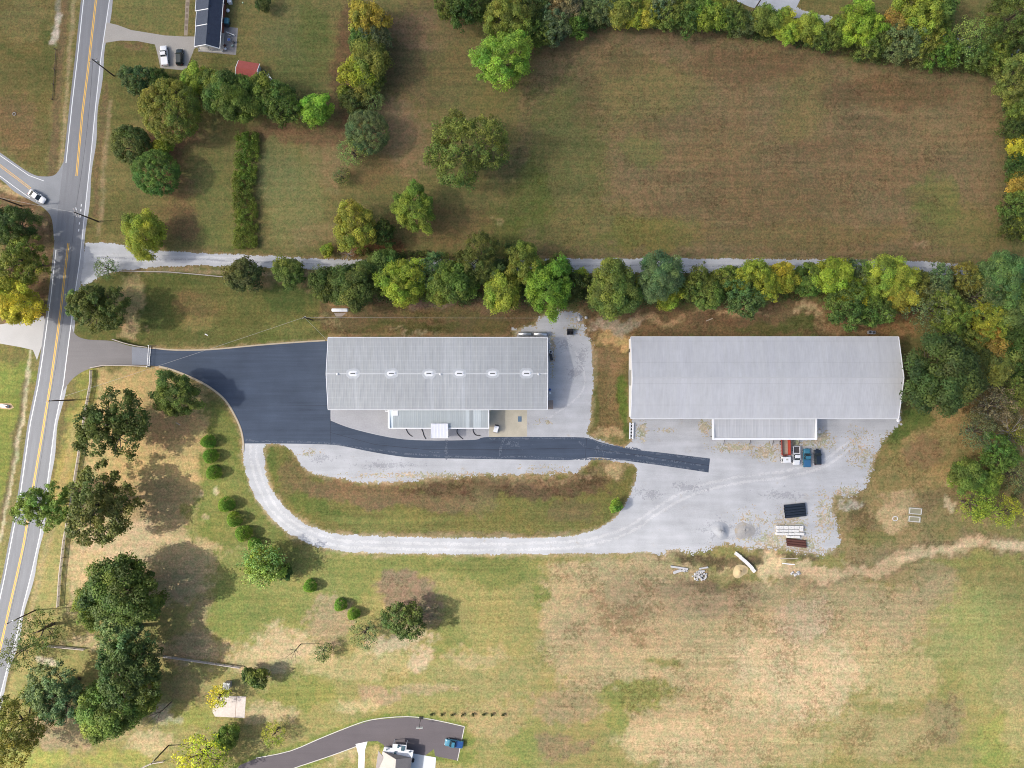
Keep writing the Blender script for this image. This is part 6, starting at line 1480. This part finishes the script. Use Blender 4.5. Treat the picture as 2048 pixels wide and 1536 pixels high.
# stacked materials in the gravel yard
PIPEB = pmat('black plastic pipe', (.017, .024, .036), .35, var=.3, scale=2, spec=.5)
def pipe_row(n, c0, step, L, rad, ang, mat, labels, cat, group, ribs=True):
    for i in range(n):
        px, py = c0[0] + step[0] * i, c0[1] + step[1] * i; p = G(px, py, rad); r = empty('pipe', (p.x, p.y, rad + .01), R_(ang)); h = L / 2 * (1 + .012 * ((i * 7) % 3 - 1))
        mb = MB(); P = []; Rd = []
        k = 26 if ribs else 2
        for q in range(k + 1):
            P.append((-h + 2 * h * q / k, 0, 0)); Rd.append(rad * (1.0 if q % 2 else (.955 if ribs else 1)))
        mb.tube(P, Rd, 14, caps=False); P2 = P; mb.tube([P[0], P[-1]], rad * .86, 14, caps=False); mb.build('barrel', mat, r)
        m = MB()
        for e in (-1, 1): m.tube([(e * h, 0, 0), (e * (h - .12), 0, 0)], rad * 1.03, 14, caps=False)
        m.build('rim', mat, r); tag(r, labels[i], cat, group)
pipe_row(5, (1589, 1010.5), (.55, 5.3), 5.75, .40, 6, PIPEB, ['black plastic pipe, %s of five lying side by side in the yard' % w for w in ('topmost', 'second', 'middle', 'fourth', 'lowest')], 'pipe', 'black plastic pipes in the yard')
pipe_row(3, (1592, 1081), (.6, 5.0), 5.3, .36, -6, RUST, ['rust-brown pipe, %s of three below the white blocks' % w for w in ('upper', 'middle', 'lower')], 'pipe', 'rust-brown pipes in the yard', False)
BLK = pmat('white concrete blocks', (.64, .63, .61), .85, var=.1, scale=1.2, fine=(5, .08))
def blocks():
    z = 12.8; x0, y0 = 1530, 990
    rows = [('top', (295, 365, 475, 605, 748, 885, 985), 790, 870, -1.5), ('second', (295, 372, 468, 607, 745, 870), 882, 945, -1), ('third', (288, 436, 560, 608, 745, 1012), 960, 1030, -3), ('bottom', (560, 742, 898), 1040, 1100, -2)]
    for nm, xs, ya, yb, a in rows:
        for i in range(len(xs) - 1):
            xa, xb = xs[i], xs[i + 1]
            if nm == 'top' and i == 5: yb2 = 935
            else: yb2 = yb
            px, py = x0 + (xa + xb) / 2 / z, y0 + (ya + yb2) / 2 / z; w, d = (xb - xa) / z / S - .05, (yb2 - ya) / z / S - .03; h = .62
            p = G(px, py, h); r = empty('concrete_block', (p.x, p.y, .01), R_(a)); mb = MB(); mb.box((0, 0, h / 2), (w, d, h), 0, .975); mb.build('body', BLK, r)
            MB().tube([(0, 0, h), (0, 0, h + .05)], .09, 8).build('lifting_eye', STEEL, r)
            tag(r, 'white concrete block, %s from the left in the %s row of the block stack' % (ordn(i), nm), 'block', 'white concrete blocks in the yard')
blocks()
BD = [((1550, 1041), (1569, 1038.5), 'pale timber beam left of the black pipes, upper of two'), ((1549.5, 1047.5), (1570, 1047), 'pale timber beam left of the white blocks, lower of two'), ((1572, 1037.5), (1592, 1036), 'short timber beam under the lowest black pipe'), ((1572, 1047), (1589, 1048), 'short timber beam above the white block stack'), ((1574, 1091), (1602, 1096), 'thin board between brown pipes and the long board'), ((1570, 1094.5), (1631, 1106.5), 'long pale board below the rust-brown pipes'), ((1560, 1117), (1596, 1117), 'thin pale pole lying in the brown grass below the yard'), ((1564, 1126.5), (1589, 1129), 'white plank lying on the sandy bank below the yard'), ((1412, 642), (1425, 637), 'pale pole lying on the bank behind the long shed'), ((416, 671), (410, 668), 'white marker stick on the lawn above the asphalt'), ((352, 845), (361, 850), 'thin pale stick on the litter between two oaks')]
for i, (a, b, lb) in enumerate(BD):
    A = G(*a); B = G(*b); d = B - A; L = d.length; m = (A + B) / 2; r = math.atan2(d.y, d.x); w = .30 if i < 4 else .24
    mb = MB(); mb.box((0, 0, .1), (L, w, .18 if i < 4 else .09)); 
    if i < 4: mb.box((-L * .2, 0, .2), (L * .5, w * .5, .05))
    o = mb.build('timber' if i != 9 else 'marker_stick', WHITE if i in (7, 9) else TIMBER, None, (m.x, m.y, .01), (0, 0, r)); tag(o, lb, 'timber' if i != 9 else 'marker')
# curved run of three pale kerb pieces
KC = smooth([(1469, 1106), (1480, 1114), (1493, 1125), (1502, 1134), (1509, 1142)], False, 5); cuts = [(0, 5), (5, 16), (16, 20)]
for i, (a, b) in enumerate(cuts):
    mb = MB(); P = [G(*q) for q in KC[a:b + 1]]; o = P[0].copy(); v = []; f = []
    off = (.12, 0, -.12)[i]
    for k, q in enumerate(P):
        d = (P[min(k + 1, len(P) - 1)] - P[max(k - 1, 0)]).normalized(); nn = Vector((-d.y, d.x, 0))
        for s, z in ((-.48, 0), (-.44, .8), (.44, .8), (.48, 0)): v.append(tuple(q - o + nn * (s + off) + Vector((0, 0, z))))
    for k in range(len(P) - 1):
        for s in range(3): f.append((4 * k + s, 4 * k + 4 + s, 4 * k + 5 + s, 4 * k + 1 + s))
    f += [(0, 1, 2, 3), tuple(4 * len(P) - 1 - s for s in range(4))]
    mb.add(v, f); tag(mb.build('barrier_piece', PALE_CONC, None, o), 'pale concrete barrier piece, %s of the curved run on the bank' % ('upper end', 'middle', 'lower end')[i], 'barrier', 'curved concrete barrier pieces')
# rubble
def rubble(name, label, cx, cy, rx, ry, n, sizes, seed, mat, hgt=.6):
    rg = np.random.default_rng(seed); p = G(cx, cy); root = empty(name, (p.x, p.y, 0)); tag(root, label, 'rubble')
    for i in range(n):
        a = rg.random() * 6.28; q = rg.random() ** .6; s = rg.uniform(*sizes); mb = MB(); mb.ball((0, 0, 0), 1, 6, 4)
        mb.v = [(x * s * rg.uniform(.6, 1.0), y * s * rg.uniform(.5, .9), z * s * .6) for x, y, z in mb.v]
        mb.smooth = [False] * len(mb.smooth)
        mb.build('stone', mat, root, (math.cos(a) * q * rx / S, math.sin(a) * q * ry / S, hgt * (1 - q) + s * .2), (rg.random(), rg.random(), rg.random() * 6.28))
RUB = pmat('broken concrete', (.43, .425, .43), .9, var=.2, scale=1.5)
rubble('rubble_pile', 'heap of broken pale concrete on the bank below the yard', 1399, 1152, 15, 9, 60, (.22, .5), 1, RUB)
rubble('rubble_pile', 'small scatter of pale rubble left of the main concrete heap', 1368, 1140, 8, 4, 18, (.2, .42), 2, RUB, .3)
rubble('rubble_pile', 'grey rubble at the foot of the sandy bank', 1590, 1146, 10, 5, 14, (.25, .55), 4, RUB, .3)
for a, b, w, lb in (((1341, 1132), (1376, 1138), .55, 'long broken concrete beam left of the rubble heap'), ((1398, 1137), (1416, 1134), .45, 'short grey concrete beam above the rubble heap'), ((1396, 1142), (1409, 1141.5), .5, 'flat grey concrete slab on top of the rubble heap'), ((1346, 1145), (1362, 1140), .8, 'tan wedge of broken slab below the long beam')):
    A = G(*a); B = G(*b); d = B - A; m = (A + B) / 2; mb = MB(); L = d.length
    mb.prism([(-L / 2, -w / 2), (L * .1, -w * .42), (L / 2, -w * .5), (L / 2 - .1, w * .5), (-L * .2, w * .45), (-L / 2, w * .4)], 0, .4)
    tag(mb.build('concrete_beam', RUB, None, (m.x, m.y, .02), (0, .03, math.atan2(d.y, d.x))), lb, 'beam')
# gravel heaps
def heap(px, py, r, h, mat, label, seed):
    rg = np.random.default_rng(seed); g = G(px, py); v = []; f = []; n = 26; m = 9; ph = rg.random(3) * 6
    for j in range(m + 1):
        t = j / m
        for k in range(n):
            az = 6.283 * k / n; rr = r * t * (1 + .14 * math.sin(2 * az + ph[0]) + .09 * math.sin(3 * az + ph[1])); z = h * (math.cos(t * 3.1416) * .5 + .5) * (1 + .16 * rg.normal()) + .03 * rg.random() * (t < 1) - .03 * (t == 1)
            v.append((rr * math.cos(az), rr * math.sin(az), max(z, -.03)))
    for j in range(m):
        for k in range(n):
            a = j * n + k; b = j * n + (k + 1) % n; f.append((a, a + n, b + n, b))
    mb = MB(); mb.add(v, f, True); tag(mb.build('gravel_heap', mat, None, (g.x, g.y, .012)), label, 'gravel heap')
heap(1441, 1060, 2.6, 1.0, gravel_material('bluish crushed stone', (.35, .36, .38), dirt_lo=.8), 'conical heap of bluish crushed stone at the edge of the yard', 1)
heap(1489, 1061, 2.7, .5, gravel_material('dirty crushed stone', (.33, .32, .31), dirt_lo=.5), 'flatter dirty heap of crushed stone right of the bluish one', 2)
heap(1480, 1142, 2.0, .8, gravel_material('sandy spoil', (.45, .35, .2), dirt_lo=.8), 'low sandy spoil heap beside the curved barrier', 3)
# concrete foundations on the waste ground
for i, (px, py, w, d, lb) in enumerate(((1830, 1022, 3.2, 1.5, 'upper rectangular concrete tank lid on the waste ground'), (1828, 1038, 3.0, 1.3, 'lower rectangular concrete tank lid on the waste ground'))):
    g = G(px, py); r = empty('tank_lid', (g.x, g.y, 0), R_(-5)); tag(r, lb, 'tank lid')
    MB().box((0, 0, .1), (w + .6, d + .5, .2)).build('base', pmat('mossy concrete', (.27, .255, .17), .9, var=.3, scale=1), r)
    for c, s in (((0, d / 2, .26), (w, .16, .14)), ((0, -d / 2, .26), (w, .16, .14)), ((w / 2, 0, .26), (.16, d - .18, .14)), ((-w / 2, 0, .26), (.16, d - .18, .14))): MB().box(c, s).build('frame', PALE_CONC, r)
g = G(1790, 1037); r = empty('concrete_ring', (g.x, g.y, 0)); tag(r, 'pale concrete ring half sunk in sand on the waste ground', 'ring'); mb = MB(); mb.tube([(math.cos(a) * .7, math.sin(a) * .6, .12) for a in np.linspace(0, 6.283, 20)], .12, 7); mb.build('ring', PALE_CONC, r)
# folding rack with cross braces at the corner of the long shed
g = G(1262, 861.5); r = empty('truss_rack', (g.x, g.y, .02), R_(-1.5)); tag(r, 'white ladder-like rack with crossed braces at the corner of the long shed', 'rack')
for s in (-1, 1): MB().box((s * .42, 0, .55), (.34, 4.55, .1)).build('side_rail', WHITE, r)
for k in range(5):
    for s in (-1, 1):
        MB().box((0, -1.85 + k * .92, .5), (.86, .1, .06), s * .75).build('brace', WHITE, r)
MB().box((0, 0, .3), (.6, 4.4, .06)).build('deck', DKSTEEL, r)
for y in (-2.1, 2.1): MB().box((0, y, .25), (.9, .12, .48)).build('foot', RUST, r)
# post-mounted box by the slab, with its shadow
g = G(458, 1367); r = empty('wood_shed', (g.x, g.y, 0), R_(-4)); tag(r, 'small grey cupboard shed above the pale concrete slab', 'shed'); MB().box((0, 0, .95), (1.5, 1.6, 1.9)).build('wall', GREYWOOD, r); MB().slab([(-.9, -.95, 1.95), (.9, -.95, 2.05), (.9, .95, 2.05), (-.9, .95, 1.95)], .08).build('roof', STEEL, r); MB().box((0, -.83, .9), (.7, .05, 1.6)).build('door', DKSTEEL, r)
# small round cover in the north-west field
g = G(29, 228); r = empty('tyre', (g.x, g.y, 0)); tag(r, 'pale ring lying in the field at the upper left', 'tyre'); mb = MB(); mb.tube([(math.cos(a) * .4, math.sin(a) * .4, .1) for a in np.linspace(0, 6.283, 20)], .1, 7); mb.build('ring', pmat('bleached rubber', (.36, .33, .3), .8), r)
# basketball hoop on the lower drive
g = G(842, 1437); r = empty('basketball_hoop', (g.x, g.y, 0)); tag(r, 'basketball hoop on a pole at the edge of the lower drive', 'basketball hoop')
MB().tube([(0, 0, 0), (0, 0, 2.6), (0, -.9, 3.2)], .07, 8).build('pole', DKSTEEL, r); MB().box((0, -1.0, 3.3), (1.8, .06, 1.1)).build('backboard', WHITE, r); mb = MB(); mb.tube([(math.cos(a) * .23, -1.3 + math.sin(a) * .23, 3.05) for a in np.linspace(0, 6.283, 16)], .025, 6); mb.build('rim', pmat('orange rim', (.6, .15, .03), .5), r)
mb = MB(); mb.box((0, .25, .15), (.9, .7, .3)); mb.build('base', BLACK, r)

# ================================================================== FENCES, GATE
def fence(name, pts, label, hgt=1.25, mat=GREYWOOD, step=2.5, rails=4):
    P = [G(*p) for p in pts]; root = empty(name, P[0]); tag(root, label, 'fence'); o = P[0]
    Q = []; rem = 0
    for i in range(len(P) - 1):
        d = P[i + 1] - P[i]; L = d.length; n = max(1, round(L / step))
        for k in range(n): Q.append(P[i] + d * k / n)
    Q.append(P[-1])
    post = MB().box((0, 0, hgt / 2), (.15, .15, hgt)).mesh('post', mat); cap = None
    for q in Q: link('post', post, root, q - o)
    for i in range(len(Q) - 1):
        d = Q[i + 1] - Q[i]; L = d.length; m = (Q[i] + Q[i + 1]) / 2 - o; a = math.atan2(d.y, d.x)
        rm = MB().box((0, 0, 0), (L - .16, .05, .17)).mesh('rail', mat)
        for k in range(rails): link('rail', rm, root, (m.x, m.y, .22 + k * (hgt - .34) / max(1, rails - 1)), (0, 0, a))
        if rails > 1:
            tp = MB().box((0, 0, 0), (L - .02, .2, .045)).mesh('top_board', mat); link('top_board', tp, root, (m.x, m.y, hgt + .024), (0, 0, a))
    return root
PINKW = pmat('sun-bleached boards', (.47, .41, .37), .9, var=.2, scale=1.5, spec=.1)
fence('board_fence', [(185, 741), (184, 768), (174, 820), (163, 893), (155, 943), (144, 1010), (131, 1080), (123, 1150), (119, 1212)], 'bleached board fence running down beside the road below the entry drive', mat=PINKW)
fence('board_fence', [(185, 736), (210, 731), (250, 731), (298, 733)], 'bleached board fence along the lower side of the entry drive', mat=PINKW)
fence('board_fence', [(229, 679), (250, 686), (275, 692), (298, 695)], 'bleached board fence along the upper side of the entry drive', mat=PINKW)
fence('board_fence', [(245, 543), (340, 545), (400, 550), (452, 555)], 'low weathered fence along the lane above the roadside lawn', 1.0, mat=GREYWOOD, rails=3)
fence('board_fence', [(96, 1290), (130, 1293), (172, 1297)], 'short board fence under the lower left grove', mat=PINKW)
fence('board_fence', [(330, 1311), (400, 1321), (482, 1333)], 'grey board fence lying in the shade of the grove', mat=GREYWOOD)
fence('wire_fence', [(113, 100), (110, 140), (106, 200)], 'thin post fence along the ditch left of the main road', 1.1, DARKWOOD, 4, 1)
fence('wire_fence', [(262, 1545), (282, 1535), (306, 1524), (330, 1520)], 'pale rail fence at the bottom edge under the yellow tree', 1.0, PINKW, 2.5, 2)
# sliding gate
a = G(302, 693); b = G(299, 733); r = empty('sliding_gate', a); tag(r, 'galvanised bar gate across the entry drive', 'gate'); d = b - a; L = d.length; an = math.atan2(d.y, d.x); m = d / 2
for z in (.15, 1.3): MB().box((m.x, m.y, z), (L, .09, .09), an).build('rail', STEEL, r)
for k in range(13): q = d * (k / 12); MB().box((q.x, q.y, .72), (.05, .05, 1.06), an).build('bar', STEEL, r)
for q in (Vector((0, 0, 0)) - d * .03, d * 1.03): MB().box((q.x, q.y, .8), (.2, .2, 1.6), an).build('gate_post', STEEL, r)
MB().box((-.5, -L * .97, .03), (.5, .3, .06)).build('foot_plate', STEEL, r)

# ================================================================== POLES AND WIRES
TOPS = {}
def pole(key, px, py, h, label, arms=((.95, 2.4),), rz=0.0, lamp=False, transf=False):
    g = G(px, py); r = empty('utility_pole', g, rz); tag(r, label, 'utility pole'); MB().tube([(0, 0, -.2), (0, 0, h * .5), (0, 0, h)], [.2, .17, .12], 9).build('pole', POLEWOOD, r)
    for f, w in arms:
        c = MB().box((0, 0, h * f), (w, .12, .14)).build('crossarm', GREYWOOD, r)
        for x in (-.46, -.2, .2, .46): MB().tube([(w * x, 0, h * f + .07), (w * x, 0, h * f + .27)], [.06, .04], 7).build('insulator', WHITE, c)
    if transf: MB().tube([(.35, 0, h * .76), (.35, 0, h * .86)], .26, 12).build('transformer', STEEL, r)
    if lamp:
        MB().tube([(0, 0, h * .8), (-1.2, 0, h * .84)], .04, 6).build('lamp_arm', STEEL, r); MB().box((-1.4, 0, h * .84), (.6, .25, .12)).build('lamp_head', WHITE, r)
    TOPS[key] = Vector((g.x, g.y, h * .96))
pole('a', 228, 152, 10.5, 'utility pole leaning over the road near the two parked cars', ((.95, 2.2), (.86, 1.6)), .4, transf=True)
pole('b', 196, 443, 11, 'utility pole at the junction with the side road', ((.95, 2.6), (.84, 2.0)), -1.2, lamp=True)
pole('c', 146, 800, 10.5, 'utility pole beside the road below the entry drive', ((.95, 2.2),), .3)
pole('d', 72, 1220, 11.5, 'utility pole at the roadside beside the lower left grove', ((.95, 2.2),), .3, transf=True)
pole('e', 43, 412, 10, 'utility pole left of the side road junction at the left edge', ((.95, 2.0),), 1.0)
pole('f', 625, 640, 8.5, 'service pole on the lawn left of the white propane tank', ((.95, 1.0),), .6)
pole('g', 337, 1491, 9.5, 'utility pole above the lower drive at the bottom left', ((.95, 1.6),), .9)
pole('h', 1503, 28, 9.5, 'utility pole at the edge of the parking apron at the top', ((.95, 1.4),), -.7)
WIRE = pmat('bare wire', (.42, .42, .40), .5, .2); WIRED = pmat('black wire', (.05, .05, .05), .6)
def wire(a, b, sag, label, mat=WIRE, r=.028, off=(0, 0, 0)):
    A = (TOPS[a] if isinstance(a, str) else Vector(a)) + Vector(off); B = (TOPS[b] if isinstance(b, str) else Vector(b)) + Vector(off)
    mb = MB(); mb.tube([A.lerp(B, t) - Vector((0, 0, sag * 4 * t * (1 - t))) for t in np.linspace(0, 1, 17)], r, 5); tag(mb.build('wire', mat), label, 'wire')
wire('a', 'b', 1.0, 'overhead wire between the upper road pole and the junction pole', WIRED)
wire('b', 'c', 1.0, 'overhead wire between the junction pole and the drive pole', WIRED)
wire('c', 'd', 1.2, 'overhead wire between the drive pole and the grove pole', WIRED)
wire('b', 'e', .6, 'overhead wire across the side road junction')
wire('c', 'f', 1.0, 'long pale service wire crossing the entry drive to the lawn pole')
wire('f', tuple(G(1150, 636, 5.5)), .7, 'pale service wire from the lawn pole along the back of the first shed')
wire('f', tuple(G(655, 681, 4.6)), .3, 'short service wire from the lawn pole to the first shed')
print('top-level labels', len(LABELS))
